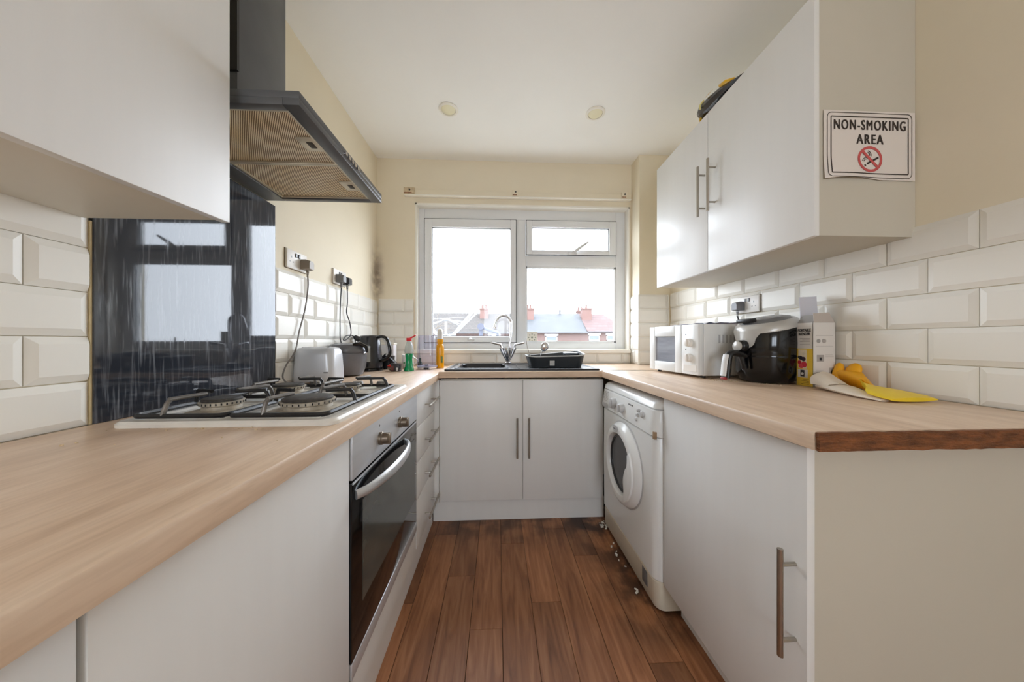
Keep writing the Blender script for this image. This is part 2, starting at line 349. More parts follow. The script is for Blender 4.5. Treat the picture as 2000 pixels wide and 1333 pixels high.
# ------------------------------------------------------------------ the room
XL, XR, YB, YR, ZC = -.955, 1.345, 2.48, -2.6, 2.545
TL, TR = -.943, 1.335                                      # tile faces
WX0, WX1, WZ0, WZ1 = -.655, 1.086, 1.0, 2.195              # window opening
floor = struct(B(XL-.1, YR-.1, -.12, XR+.1, YB+.25, -.004).build('floor', mat('dark_underlay', (30, 18, 12), .8)), 'brown wood plank vinyl floor of the narrow kitchen')
FM = floor_mat(); plank_cache = {}
def plank(x0, x1, y0, y1):
    k = (round(x1-x0, 3), round(y1-y0, 3))
    if k not in plank_cache:
        b = B(-k[0]/2+.0006, -k[1]/2+.0006, -.004, k[0]/2-.0006, k[1]/2-.0006, 0, bev=.0008, seg=1); o = b.build('plank', FM, floor, world=False); plank_cache[k] = o.data
    else:
        o = bpy.data.objects.new('plank', plank_cache[k]); C.objects.link(o); o.parent = floor
    o.location = ((x0+x1)/2, (y0+y1)/2, 0)
ends = {-4: [.3, 1.3], -3: [.93, 1.75], -2: [.62, 1.44], -1: [1.17, .2], 0: [1.66, .45], 1: [1.28, .5], 2: [.35, 1.78], 3: [.75, 1.55], 4: [1.02, 1.9], 5: [1.48, .6], 6: [.5, 1.3]}
for k in range(-4, 7):
    x0 = .018+.1235*k; js = sorted(set([-2.6, -1.7, -.7, 2.0]+ends[k]))
    for a, b in zip(js, js[1:]): plank(x0, x0+.1235, a, b)
for k in list(range(-8, -4))+list(range(7, 11)):          # under the cabinets
    x0 = .018+.1235*k; plank(x0, x0+.1235, -2.6, -.5); plank(x0, x0+.1235, -.5, 2.2)
ceiling = struct(B(XL-.1, YR-.1, ZC, XR+.1, YB+.25, ZC+.1).build('ceiling', M_CEIL), 'plain off white ceiling')
wl = struct(B(XL-.1, YR-.1, 0, XL, YB+.25, ZC).build('wall_left', M_WALL), 'cream left wall, tiled above the worktop')
wr = struct(B(XR, YR-.1, 0, XR+.1, YB+.25, ZC).build('wall_right', M_WALL), 'cream right wall, tiled below the wall cupboard')
b = MB(); b.box(XL, YB, 0, WX0, YB+.25, ZC); b.box(WX1, YB, 0, XR, YB+.25, ZC); b.box(WX0, YB, 0, WX1, YB+.25, WZ0); b.box(WX0, YB, WZ1, WX1, YB+.25, ZC)
wb = struct(b.build('wall_back', M_WALL), 'cream back wall around the kitchen window')
RX0, RX1, RZ0, RZ1 = -.4, .75, .95, 2.05
b = MB(); b.box(XL, YR-.1, 0, RX0, YR, ZC); b.box(RX1, YR-.1, 0, XR, YR, ZC); b.box(RX0, YR-.1, 0, RX1, YR, RZ0); b.box(RX0, YR-.1, RZ1, RX1, YR, ZC)
struct(b.build('wall_rear', M_WALL), 'cream wall behind the viewer around the added fill window')
col = struct(B(1.10, 2.34, 0, XR, YB, ZC).build('wall_column', M_WALL), 'boxed pier in the corner right of the window')

tile_cache = {}
def tile(parent, kind, u0, u1, z0, z1, base, iu0=True, iu1=True, th=.012):
    w_, h_ = round(u1-u0-.002, 3), round(z1-z0-.002, 3)
    if w_ < .006 or h_ < .01: return
    key = (w_, h_, iu0, iu1)
    if key not in tile_cache:
        bw = .016; a = min(bw if iu0 else .0015, w_*.4); c = min(bw if iu1 else .0015, w_*.4); d = min(bw, h_*.4); e = th*.45
        r0 = [(0, 0, 0), (w_, 0, 0), (w_, 0, h_), (0, 0, h_)]
        r1 = [(x, -e, z) for x, _, z in r0]; r2 = [(a, -th, d), (w_-c, -th, d), (w_-c, -th, h_-d), (a, -th, h_-d)]
        o = MB().rings([r0, r1, r2]).build('tile', M_TILE, parent, world=False, ang=10); tile_cache[key] = o.data
    else:
        o = bpy.data.objects.new('tile', tile_cache[key]); C.objects.link(o); o.parent = parent
    if kind == 'back': o.location = (u0+.001, base, z0+.001)
    if kind == 'left': o.rotation_euler = (0, 0, PI/2); o.location = (base, u0+.001, z0+.001)      # faces +x
    if kind == 'right': o.rotation_euler = (0, 0, -PI/2); o.location = (base, u1-.001, z0+.001)    # faces -x
    return o
def tile_row(parent, kind, a, b_, z0, z1, base, joints):
    js = [a]+[j for j in sorted(joints) if a+.008 < j < b_-.008]+[b_]
    for i, (p, q) in enumerate(zip(js, js[1:])):
        l = not (i == 0 and (js[1]-a) < .17); r = not (i == len(js)-2 and (b_-js[-2]) < .17)
        if kind == 'right': l, r = r, l
        tile(parent, kind, p, q, z0, z1, base, l, r)
lz = [.9+.1025*k for k in range(6)]; rz = [.915+.1095*k for k in range(6)]; bz = [.912+.1035*k for k in range(6)]; cz = [.912+.109*k for k in range(6)]
for k in range(5):
    ev = k % 2 == 0
    tile_row(wl, 'left', -.7, .758, lz[k], lz[k+1], XL, [(.56 if ev else .66)-.2*i for i in range(8)])
    tile_row(wl, 'left', 1.352, 2.465, lz[k], lz[k+1], XL, [(1.36 if ev else 1.246)+.195*i for i in range(1, 8)])
    tile_row(wr, 'right', -.7, 2.32, rz[k], rz[k+1], XR-.0, [(.997 if ev else 1.10)+.2035*i for i in range(-9, 9)])
    tile_row(wb, 'back', -.941, WX0-.012, bz[k], bz[k+1], YB, [-.74 if ev else -.82])
    tile_row(col, 'back', 1.088, 1.332, cz[k], cz[k+1], 2.34, [1.32])
    tile_row(col, 'right', 2.33, YB-.002, cz[k], cz[k+1], 1.10, [2.40 if ev else 2.44])
tile_row(wb, 'back', WX0-.012, 1.086, .912, .994, YB, [-.216+.205*i for i in range(-2, 7)])

# window in the back wall
win = thing('window_1', 'white upvc kitchen window with three panes over the sink', 'window', (.215, 2.55, WZ0)); del win['category']; win['kind'] = 'structure'
b = MB(); fy0, fy1 = 2.555, 2.63
b.box(WX0, fy0, 1.026, -.60, fy1, WZ1, .004); b.box(1.0, fy0, 1.026, WX1, fy1, WZ1, .004)
b.box(-.60, fy0, 2.105, 1.0, fy1, WZ1, .004); b.box(-.60, fy0, 1.026, 1.0, fy1, 1.08, .004)
b.box(.155, fy0, 1.08, .236, fy1, 2.105, .004); b.box(.236, fy0, 1.718, 1.0, fy1, 1.812, .004)
b.build('frame', M_UPVC, win)
b = MB()
b.box(WX0, YB-.004, 1.024, WX0+.012, fy0, WZ1); b.box(WX1-.012, YB-.004, 1.024, WX1, fy0, WZ1); b.box(WX0, YB-.004, WZ1-.012, WX1, fy0, WZ1)
b.build('reveal', M_WHITEP, win)
B(WX0-.02, 2.455, .995, WX1, 2.56, 1.026, bev=.006, seg=3).build('sill', M_WHITEP, win)
GLASS = thin_glass('window_glass')
def sash(x0, x1, z0, z1, gx0, gx1, gz0, gz1, yf=2.542):
    b = MB(); b.box(x0, yf, z0, gx0, yf+.05, z1, .004); b.box(gx1, yf, z0, x1, yf+.05, z1, .004); b.box(gx0, yf, gz1, gx1, yf+.05, z1, .004); b.box(gx0, yf, z0, gx1, yf+.05, gz0, .004)
    s_ = b.build('sash', M_UPVC, win)
    b = MB(); g = .004
    for a in ((x0-g, z0-g, x0, z1+g), (x1, z0-g, x1+g, z1+g), (x0, z1, x1, z1+g), (x0, z0-g, x1, z0)): b.box(a[0], 2.549, a[1], a[2], 2.556, a[3])
    for a in ((gx0-.001, gz0-.001, gx0+.004, gz1+.001), (gx1-.004, gz0-.001, gx1+.001, gz1+.001), (gx0, gz1-.004, gx1, gz1+.001), (gx0, gz0-.001, gx1, gz0+.004)): b.box(a[0], yf+.012, a[1], a[2], yf+.016, a[3])
    b.build('gasket', M_GASK, s_)
    B(gx0-.002, yf+.024, gz0-.002, gx1+.002, yf+.028, gz1+.002).build('pane', GLASS, s_)
    return s_
s1 = sash(-.597, .152, 1.084, 2.10, -.537, .107, 1.134, 2.03)
s2 = sash(.24, .997, 1.816, 2.10, .286, .937, 1.852, 2.042)
bead = MB()
for a in ((.236, 1.08, .246, 1.718), (.986, 1.08, 1.0, 1.718), (.236, 1.706, 1.0, 1.718), (.236, 1.08, 1.0, 1.094)): bead.box(a[0], 2.56, a[1], a[2], 2.575, a[3])
bd = bead.build('bead', M_UPVC, win)
B(.236, 2.58, 1.08, 1.0, 2.584, 1.718).build('pane', GLASS, win)
b = MB()
for a in ((.246, 1.094, .248, 1.706), (.984, 1.094, .986, 1.706), (.248, 1.704, .984, 1.706)): b.box(a[0], 2.573, a[1], a[2], 2.577, a[3])
b.build('gasket', M_GASK, win)
M_HANDLE = mat('silver_white_handle', (214, 214, 214), .35, .2)
b = MB(); b.box(.585, 2.528, 1.818, .66, 2.545, 1.838, .004); b.cyl((.63, 2.532, 1.83), (.63, 2.515, 1.832), .012); b.tube([(.632, 2.516, 1.833), (.67, 2.512, 1.86), (.75, 2.508, 1.915)], [.011, .013, .008], 8)
b.build('handle', M_HANDLE, s2)
b = MB(); b.box(-.25, 2.53, 1.098, -.19, 2.545, 1.118, .004); b.cyl((-.22, 2.54, 1.108), (-.22, 2.515, 1.108), .012); b.ball((-.22, 2.512, 1.108), .013)
b.build('handle', M_HANDLE, s1)
# unseen window added behind the viewer to let in fill light
w2 = bpy.data.objects.new('added_fill_window', None); C.objects.link(w2); w2.location = (.2, YR, RZ0); struct(w2, 'unseen window added behind the viewer for fill light')
b = MB()
for a in ((RX0, RZ0, RX0+.06, RZ1), (RX1-.06, RZ0, RX1, RZ1), (RX0, RZ1-.06, RX1, RZ1), (RX0, RZ0, RX1, RZ0+.06), (.17, RZ0, .23, RZ1)): b.box(a[0], YR-.07, a[1], a[2], YR-.01, a[3])
b.build('frame', M_UPVC, w2); B(RX0+.05, YR-.045, RZ0+.05, RX1-.05, YR-.04, RZ1-.05).build('pane', GLASS, w2)

# curtain batten above the window
bt = thing('curtain_batten', 'cream painted wooden batten with torn bracket ends above the window', 'batten', (.17, 2.47, 2.25))
B(-.735, 2.452, 2.249, 1.085, 2.481, 2.287, bev=.002, seg=1).build('board', M_WALL, bt)
B(-.735, 2.444, 2.240, 1.085, 2.481, 2.249, bev=.0015, seg=1).build('lower_lip', M_WHITEP, bt)
M_RUST = mat('flaking_brown_paint', (150, 112, 84), .8, var=.35, scale=60)
for x, w_ in ((-.735, .085), (.115, .05), (1.0, .05)):
    o = B(x, 2.436, 2.251, x+w_, 2.453, 2.30, bev=.004).build('bracket', M_WALL if x > 0 else mat('cream_flaked_bracket', (205, 186, 156), .8, var=.2, scale=50), bt)
    MB().box(x+.004, 2.434, 2.253, x+w_*.75, 2.439, 2.262, .002).build('torn_edge', M_RUST, o)
    MB().cyl((x+w_*.55, 2.44, 2.279), (x+w_*.55, 2.432, 2.281), .007, seg=10).build('screw', M_BURNC, o)
# ceiling downlights
M_LENS = mat('cream_lamp_lens', (232, 226, 196), .4, var=.02)
for x, y, lb in ((-.307, 1.935, 'round cream ceiling downlight, the left one of two'), (.62, 1.925, 'round cream ceiling downlight on the right, nearer the wall cupboard')):
    t = thing('downlight', lb, 'ceiling light', (x, y, ZC), group='ceiling downlights')
    MB().lathe([(.058, ZC), (.06, ZC-.005), (.054, ZC-.009), (.046, ZC-.009), (.044, ZC-.004), (.044, ZC)], x, y, 32).build('bezel', M_WHITEP, t)
    MB().lathe([(.044, ZC-.001), (.043, ZC-.006), (.03, ZC-.010), (.001, ZC-.011)], x, y, 28).build('lens', M_LENS, t)

# ------------------------------------------------------------------ worktops and base units
LZ, RZT, BZT = .9, .915, .912
wt = MB(); wt.prism([(TL, LZ-.038), (-.352, LZ-.038), (-.352, LZ-.008), (-.3545, LZ-.0025), (-.36, LZ), (TL, LZ)], 'y', -.75, YB-.012)
tag(wt.build('worktop', WT_Y, ang=25), 'left beech laminate worktop that carries the gas hob and toaster', 'worktop')
wt = MB(); wt.prism([(1.845, BZT-.038), (1.936, BZT-.038), (1.936, BZT), (1.852, BZT), (1.8475, BZT-.0025), (1.845, BZT-.007)], 'x', -.3519, TR-.004)
wt.box(-.3519, 2.30, BZT-.038, TR-.004, 2.466, BZT); wt.box(-.3519, 1.936, BZT-.038, -.264, 2.30, BZT); wt.box(.06, 1.936, BZT-.038, TR-.004, 2.30, BZT)     # cut out for the bowl
tag(wt.build('worktop', WT_X, ang=25), 'back beech worktop under the window that holds the black sink', 'worktop')
rw = thing('worktop', 'right beech worktop with a raw brown chipboard end, under the microwave', 'worktop', (.98, 1.2, RZT-.04))
MB().prism([(TR-.001, RZT-.038), (.63, RZT-.038), (.63, RZT-.008), (.6325, RZT-.0025), (.638, RZT), (TR-.001, RZT)], 'y', .584, 1.8425).build('top', WT_Y, rw, ang=25)
M_CHIP = mat('raw_brown_chipboard', (122, 74, 40), .85, var=.45, scale=45, stretch=(.5, 1, 2.2), detail=6, bump=.8, bscale=120)
cb = MB(); g = []
for i in range(46):
    x = .632+(TR-.634)*i/45; row = []
    for j in range(5):
        z = RZT-.0378+.0365*j/4; row.append((x, .582-random.random()*.003, z+random.uniform(-.0006, .0006)))
    g.append(row)
cb.sheet(g, -.006); cb.build('raw_edge', M_CHIP, rw, ang=15)['label'] = 'raw dark brown chipboard end where the laminate edging is gone'
B(.632, 1.8405, RZT-.002, TR-.02, 1.8445, RZT+.0022).build('joint_strip', M_STEEL, rw)

def bar_handle(parent, c, axis, L, n, off=.035, r=.006, inset=.035):
    c = Vector(c); ax = Vector(axis); n = Vector(n); b = MB(); p = c+n*off
    b.cyl(p-ax*L/2, p+ax*L/2, r, seg=14)
    for s_ in (-1, 1):
        q = c+ax*s_*(L/2-inset); b.cyl(q, q+n*off, r*.75, seg=10)
    return b.build('handle', M_STEEL, parent)
# left run
def base_unit(y0, y1, label):
    t = thing('base_cabinet', label, 'cabinet', (-.66, (y0+y1)/2, 0), group='left base cabinets')
    b = MB(); b.box(TL+.01, y0, .13, -.395, y1, .86); b.build('carcass', M_CARC, t)
    B(-.393, y0+.002, .128, -.375, y1-.002, .855, bev=.0015).build('door', M_LAM, t)
    return t
base_unit(-.32, .294, 'white base cabinet door nearest the viewer, cut by the lower left corner')
base_unit(.297, .797, 'plain white handleless base cabinet door just left of the oven')
du = thing('drawer_unit', 'white four drawer unit between the oven and the sink cupboard', 'drawer unit', (-.66, 1.64, 0))
B(TL+.01, 1.44, .13, -.395, 1.843, .86).build('carcass', M_CARC, du)
zs = [.128, .350, .520, .688, .858]
hz_ = [.205, .415, .590, .768]
for k in range(4):
    d = B(-.393, 1.4435, zs[k]+.0015, -.375, 1.842, zs[k+1]-.0015, bev=.0015).build('drawer', M_LAM, du)
    bar_handle(d, (-.375, 1.68, hz_[k]), (0, 1, 0), .235, (1, 0, 0), inset=.045)
pl = B(-.41, -.75, 0, -.392, 1.872, .126, bev=.001, seg=1).build('plinth_board', M_LAM)
tag(pl, 'long white plinth board along the floor beneath the oven and drawers', 'plinth')

# oven
ov = thing('oven', 'built-in oven with steel control panel and black glass door', 'oven', (-.66, 1.115, .22))
B(TL+.01, .812, .23, -.395, 1.432, .855).build('housing', mat('oven_housing_grey', (60, 60, 62), .5, .5), ov)
B(-.395, .806, .128, -.377, 1.438, .216).build('filler_panel', M_LAM, ov)
B(-.394, .8065, .735, -.372, 1.4365, .857, bev=.002).build('control_panel', M_OVST, ov)
for y in (.992, 1.187):
    kb = MB(); kb.lathe([(.021, -.372), (.021, -.364), (.0175, -.362), (.016, -.345), (.013, -.342), (.001, -.342)], y, .787, 24, axis='x'); kb.box(-.362, y-.005, .769, -.338, y+.005, .805, .002)
    kb.build('knob', mat('bronze_knob', (134, 122, 108), .35, .7), ov)
    MB().cyl((-.373, y-.005, .828), (-.3715, y-.005, .828), .0035, seg=10).build('indicator', M_BURNC, ov)
dr = B(-.394, .8065, .262, -.374, 1.4365, .728, bev=.003).build('door', M_OVGL, ov)
B(-.3745, .87, .375, -.3735, 1.405, .655).build('window', M_OVWIN, dr)
MB().box(-.394, .8065, .2195, -.373, 1.4365, .262, .002).build('steel_strip', M_OVST, dr)
B(-.3745, .81, .722, -.3725, 1.434, .728).build('trim_line', M_OVST, dr)
pts = []
for i in range(17):
    s_ = i/16; y = .825+.43*s_; pts.append((-.372+.052*math.sin(PI*s_)**.6, y, .69+.008*math.sin(PI*s_)))
MB().tube(pts, [.013+.004*math.sin(PI*i/16) for i in range(17)], 12, flat=(.6, 1.0)).build('handle', mat('satin_silver_handle', (205, 207, 210), .3, .6), dr)

# sink cupboard
su = thing('sink_cabinet', 'white double door cupboard under the black sink', 'cabinet', (.15, 2.1, 0))
b = MB(); b.box(-.345, 1.88, .13, .645, 2.46, .73); b.box(-.345, 1.88, .73, .645, 1.9, .862); b.box(-.345, 1.9, .73, -.327, 2.46, .862); b.box(.627, 1.9, .73, .645, 2.46, .862); b.build('carcass', M_CARC, su)
for x0, x1, hx in ((-.348, .1505, .117), (.1535, .648, .188)):
    d = B(x0, 1.86, .132, x1, 1.878, .857, bev=.0015).build('door', M_LAM, su)
    bar_handle(d, (hx, 1.86, .514), (0, 0, 1), .24, (0, -1, 0), inset=.045)
B(-.376, 1.8445, .128, -.3495, 1.876, .86).build('corner_post', M_LAM, su)
B(-.39, 1.885, 0, .66, 1.9, .128).build('plinth', M_LAM, su)

# right base cabinet
rb = thing('base_cabinet', 'right white base cabinet with cream end panel and tall bar handle', 'cabinet', (1.0, .91, 0))
B(.682, .632, .122, TR-.002, 1.19, .873).build('end_panel', M_ENDP, rb)
d = B(.66, .626, .122, .678, 1.192, .866, bev=.0015).build('door', M_LAM, rb)
bar_handle(d, (.66, .652, .516), (0, 0, 1), .237, (-1, 0, 0), inset=.035)
B(.73, .65, 0, .748, 1.19, .12).build('plinth', M_LAM, rb)

# ------------------------------------------------------------------ wall cupboards
lc = thing('wall_cabinet', 'large white wall cupboard at upper left beside the cooker hood', 'cabinet', (-.79, .4, 1.37))
B(TL+.001, .1, 1.376, -.641, .745, 2.4).build('carcass', M_CARC, lc)
MB().prism([(.08, 1.344), (.742, 1.369), (.742, 2.42), (.08, 2.42)], 'x', -.6395, -.62, bev=.0015).build('door', M_LAM, lc)
rc = thing('wall_cabinet', 'white two door wall cupboard on the right wall bearing the smoking sign', 'cabinet', (1.18, 1.4, 1.43))
b = MB(); b.prism([(.928, 1.43), (1.882, 1.43), (1.882, 2.172), (.928, 2.198)], 'x', 1.018, XR-.0005, .001, 1)
b.build('carcass', M_ENDP, rc)
for y0, y1, hy in ((.924, 1.4145, 1.367), (1.4175, 1.884, 1.437)):
    d = MB().prism([(y0, 1.428), (y1, 1.428), (y1, 2.168-.027*(y1-1.884)), (y0, 2.168-.027*(y0-1.884))], 'x', .998, 1.0155, .0015).build('door', M_LAM, rc)
    bar_handle(d, (.998, hy, 1.814), (0, 0, 1), .24, (-1, 0, 0), inset=.04)

# ------------------------------------------------------------------ cooker hood, splashback, hob
hd = thing('cooker_hood', 'dark grey chimney cooker hood with greasy mesh filters over the hob', 'cooker hood', (-.72, 1.045, 1.675))
x0, x1, y0, y1, z0, z1 = XL+.002, -.487, .778, 1.316, 1.675, 1.71
b = MB(); b.box(x0, y0, z0+.017, x1, y1, z1, .0015)
b.box(x1-.04, y0, z0, x1, y1, z0+.0175, .0015); b.box(x0, y0, z0, x0+.075, y1, z0+.0175, .0015); b.box(x0+.075, y0, z0, x1-.04, y0+.022, z0+.0175, .0015); b.box(x0+.075, y1-.022, z0, x1-.04, y1, z0+.0175, .0015)
b.build('canopy', M_HOOD, hd)
MB().box(x0, .955, z1-.002, -.777, 1.165, ZC-.002, .002).build('chimney', M_HOOD, hd)
B(x0, .948, 1.9, -.772, .956, ZC-.003).build('chimney_shade', M_BLACK, hd)  # black sheet stands for the shade on the chimney's near side
M_ALU = mat('greasy_aluminium', (205, 196, 176), .4, .5, var=.08, scale=20)
M_MESH = stripe_mat('greasy_filter_mesh', (120, 96, 62), (255, 244, 216), 70, -.68)
fx0, fx1 = x0+.077, x1-.042; ym = .5*(y0+y1)
for a, c in ((y0+.024, ym-.001), (ym+.001, y1-.024)):
    b = MB(); q = .007
    b.box(fx0, a, z0+.004, fx0+q, c, z0+.014); b.box(fx1-q, a, z0+.004, fx1, c, z0+.014); b.box(fx0+q, a, z0+.004, fx1-q, a+q, z0+.014); b.box(fx0+q, c-q, z0+.004, fx1-q, c, z0+.014)
    f_ = b.build('filter', M_ALU, hd)
    B(fx0+q, a+q, z0+.009, fx1-q, c-q, z0+.013).build('mesh', M_MESH, f_)
    cy = .5*(a+c)+.02
    b = MB(); b.box(fx1-.055, cy-.032, z0+.0045, fx1-q, cy+.032, z0+.0095, .002); b.build('latch_plate', M_ALU, f_)
    B(fx1-.034, cy-.014, z0+.003, fx1-.016, cy+.014, z0+.0065, bev=.001).build('latch', mat('latch_dark_slot', (70, 62, 52), .5, .4), f_)
for k in range(5):
    y = 1.005+.021*k
    MB().cyl((x1-.002, y, 1.693), (x1+.006, y, 1.693), .0065, seg=12).build('button', M_CHROME, hd)
sp = B(XL+.001, .762, .9005, TL+.001, 1.349, 1.668, bev=.001, seg=1).build('splashback', splash_mat())
tag(sp, 'dark glass splashback with drip streaks on the left wall behind the hob', 'splashback')
sl = B(XL+.001, .7585, .9005, TL-.002, .7618, 1.375).build('trim_1', mat('yellowed_sealant', (200, 182, 142), .6, var=.12, scale=30)); struct(sl, 'yellowed sealant strip at the near edge of the splashback')

hb = thing('gas_hob', 'stained white four burner gas hob with black pan supports', 'hob', (-.615, 1.03, .9))
hx0, hx1, hy0, hy1 = -.868, -.375, .722, 1.312
b = MB()
R_ = []
for ins, z in ((0, .9003), (0, .908), (.006, .9135), (.022, .9135), (.03, .9085), (.25, .9075)):
    R_.append(rrect((hx0+hx1)/2, (hy0+hy1)/2, hx1-hx0-2*min(ins, .24), hy1-hy0-2*min(ins, .24), max(.028-ins*.5, .01), z))
b.rings(R_); b.build('plate', M_HOB, hb, ang=28)
burn = [(-.745, .868, .044), (-.521, .872, .062), (-.748, 1.135, .05), (-.535, 1.135, .036)]
for x, y, r in burn:
    o = MB().lathe([(r+.03, .9085), (r+.012, .912), (r*.95, .914), (r*.93, .922), (r+.003, .926), (r+.004, .934), (r*.9, .9355), (.002, .9355)], x, y, 36).build('burner', M_BURN, hb)
    b = MB().lathe([(r*.97, .9355), (r*.98, .9395), (r*.9, .9425), (.002, .9435)], x, y, 32); b.build('burner_cap', M_BURNC, o)
    b = MB()
    for k in range(28): a = 2*PI*k/28; b.box(x+math.cos(a)*(r+.0035)-.0012, y+math.sin(a)*(r+.0035)-.0012, .9275, x+math.cos(a)*(r+.0035)+.0012, y+math.sin(a)*(r+.0035)+.0012, .933)
    b.build('flame_slots', M_BLACK, o)
def support(xa, xb, ya, yb, bs):
    zf = .921
    b = MB(); w_ = .006
    P = [p for p in rrect((xa+xb)/2, (ya+yb)/2, xb-xa, yb-ya, .02, zf)]
    b.tube(P, .006, 6, flat=(.85, 1), closed=True)
    ymid = (bs[0][1]+bs[1][1])/2
    b.box(xa, ymid-.005, zf-.006, xb, ymid+.005, zf+.005)
    for x in (xa+.012, xb-.012):
        for y in (ya+.012, yb-.012): b.cyl((x, y, .9135), (x, y, zf), .005, seg=6)
    o = b.build('pan_support', M_IRON, hb)
    zt = .957
    for (x, y, r) in bs:
        e = min(r*.72, .05); y_lo = ya if y < ymid else ymid; y_hi = ymid if y < ymid else yb
        for (sx, sy, ex, ey, mm) in ((xa, y+.035, x-e, y+.006, M_IRON), (xb, y+.03, x+e, y+.004, M_IRON), (x-.03, y_lo, x-.012, y-e, M_IRONW), (x+.04, y_hi, x+.014, y+e, M_IRONW)):
            p = Vector((sx, sy, zf)); t = Vector((sx+(ex-sx)*.12, sy+(ey-sy)*.12, zt)); q = Vector((ex, ey, zt+.001))
            pth = [p, p.lerp(t, .7), p.lerp(t, .93)+Vector(((ex-sx)*.04, (ey-sy)*.04, 0)), t+Vector(((ex-sx)*.08, (ey-sy)*.08, 0)), q]
            MB().tube(smooth_path(pth, 4), .005, 10).build('finger', mm, o)
support(-.845, -.640, .748, 1.235, (burn[0], burn[2])); support(-.632, -.408, .748, 1.235, (burn[1], burn[3]))
for x in (-.73, -.65, -.565, -.47):
    MB().lathe([(.021, .9085), (.0205, .925), (.017, .932), (.001, .933)], x, 1.272, 20).build('knob', mat('grey_hob_knob', (118, 114, 108), .4, .3), hb)

# ------------------------------------------------------------------ sockets and plugs
M_SOCK = mat('white_socket_plastic', (232, 228, 222), .35, var=.01)
def socket(name, label, y, z, side, switches=True):
    X, s_ = (XL, 1) if side == 'l' else (TR, -1)
    t = thing(name, label, 'socket', (X, y, z), group='double wall sockets')
    a, c = sorted((X+s_*.0004, X+s_*.011))
    B(a, y-.073, z-.043, c, y+.073, z+.043, bev=.0035).build('plate', M_SOCK, t)
    B(*((X-.0, y-.075, z-.045, X+.002, y+.075, z+.045) if side == 'l' else (X-.002, y-.075, z-.045, X, y+.075, z+.045))).build('plate_rim', mat('brown_rim', (120, 105, 85), .8), t)  # thin grey-brown rim showing around the plate
    for k in (-1, 1):
        q0, q1 = sorted((X+s_*.010, X+s_*.0145))
        B(q0, y+k*.011-.006, z+.014, q1, y+k*.011+.006, z+.032, bev=.001).build('switch', M_DKGREY if side == 'l' else M_MIDG, t)
        b = MB(); cy = y+k*.042; h0, h1 = sorted((X+s_*.0095, X+s_*.0114))
        b.box(h0, cy-.0025, z+.006, h1, cy+.0025, z+.015); b.box(h0, cy-.014, z-.014, h1, cy-.007, z-.010); b.box(h0, cy+.007, z-.014, h1, cy+.014, z-.010)
        b.build('pin_holes', M_BLACK, t)
    return t
socket('wall_socket', 'double wall socket nearest the splashback, with one pale grey plug', 1.497, 1.472, 'l')
socket('wall_socket', 'double wall socket on the left wall holding two dark plugs', 1.892, 1.474, 'l')
socket('wall_socket', 'double wall socket on the right wall tiles above the air fryer', 1.572, 1.289, 'r')
def plug(parent, y, z, side, m, X=None):
    X, s_ = (XL, 1) if side == 'l' else (TR, -1)
    a, c = X+s_*.0115, X+s_*.052; b = MB()
    b.rings([[(a, y-.025, z-.022), (a, y+.025, z-.022), (a, y+.025, z+.012), (a, y+.016, z+.026), (a, y-.016, z+.026), (a, y-.025, z+.012)],
             [(a+s_*.02, y-.025, z-.022), (a+s_*.02, y+.025, z-.022), (a+s_*.02, y+.025, z+.012), (a+s_*.02, y+.016, z+.026), (a+s_*.02, y-.016, z+.026), (a+s_*.02, y-.025, z+.012)],
             [(c, y-.018, z-.018), (c, y+.018, z-.018), (c, y+.018, z+.01), (c, y+.011, z+.02), (c, y-.011, z+.02), (c, y-.018, z+.01)]])
    m_ = (a+c)/2
    for k in range(5): b.cyl((m_, y, z-.021-.007*k), (m_, y, z-.026-.007*k), .0075-.0007*k, seg=10)
    return b.build('plug', m, parent, ang=50), Vector((m_, y, z-.05))

# ------------------------------------------------------------------ appliances on the left worktop
to = thing('toaster', 'silver grey two slice toaster behind the hob by the left wall', 'toaster', (-.835, 1.5, .9))
M_TOAST = mat('pearl_grey_toaster_shell', (196, 198, 202), .28, .15, var=.02)
cx, cy = -.848, 1.505
b = MB(); b.rings([rrect(cx, cy, w_, d_, r_, z) for w_, d_, r_, z in ((.178, .125, .03, .903), (.188, .135, .034, .912), (.187, .134, .036, .96), (.180, .13, .04, 1.03), (.175, .126, .045, 1.052), (.164, .112, .045, 1.062), (.13, .08, .035, 1.066))])
b.build('shell', M_TOAST, to, ang=60)
for k in (-1, 1): B(cx-.062, cy+k*.022-.011, 1.060, cx+.062, cy+k*.022+.011, 1.0668, bev=.002).build('slot', M_BLACK, to)
B(cx-.03, cy+.062, 1.0, cx+.0, cy+.082, 1.014, bev=.003).build('lever', M_MIDG, to)
B(cx+.055, cy-.0672, .948, cx+.075, cy-.0662, .953).build('badge', M_MIDG, to)
for sx in (-1, 1):
    for sy in (-1, 1): MB().cyl((cx+sx*.075, cy+sy*.045, .9002), (cx+sx*.075, cy+sy*.045, .906), .008, seg=8).build('foot', M_BLACK, to)
p, q = plug(to, 1.539, 1.462, 'l', mat('beige_grey_plug', (150, 140, 128), .45))
MB().tube(smooth_path([q, (-.928, 1.55, 1.36), (-.93, 1.53, 1.25), (-.932, 1.49, 1.14), (-.925, 1.45, 1.05), (-.93, 1.395, .985), (-.925, 1.37, .935), (-.90, 1.385, .906), (-.86, 1.43, .9055), (-.84, 1.447, .914)]), .0032, 8).build('power_cord', M_RUBBERCORD, to)

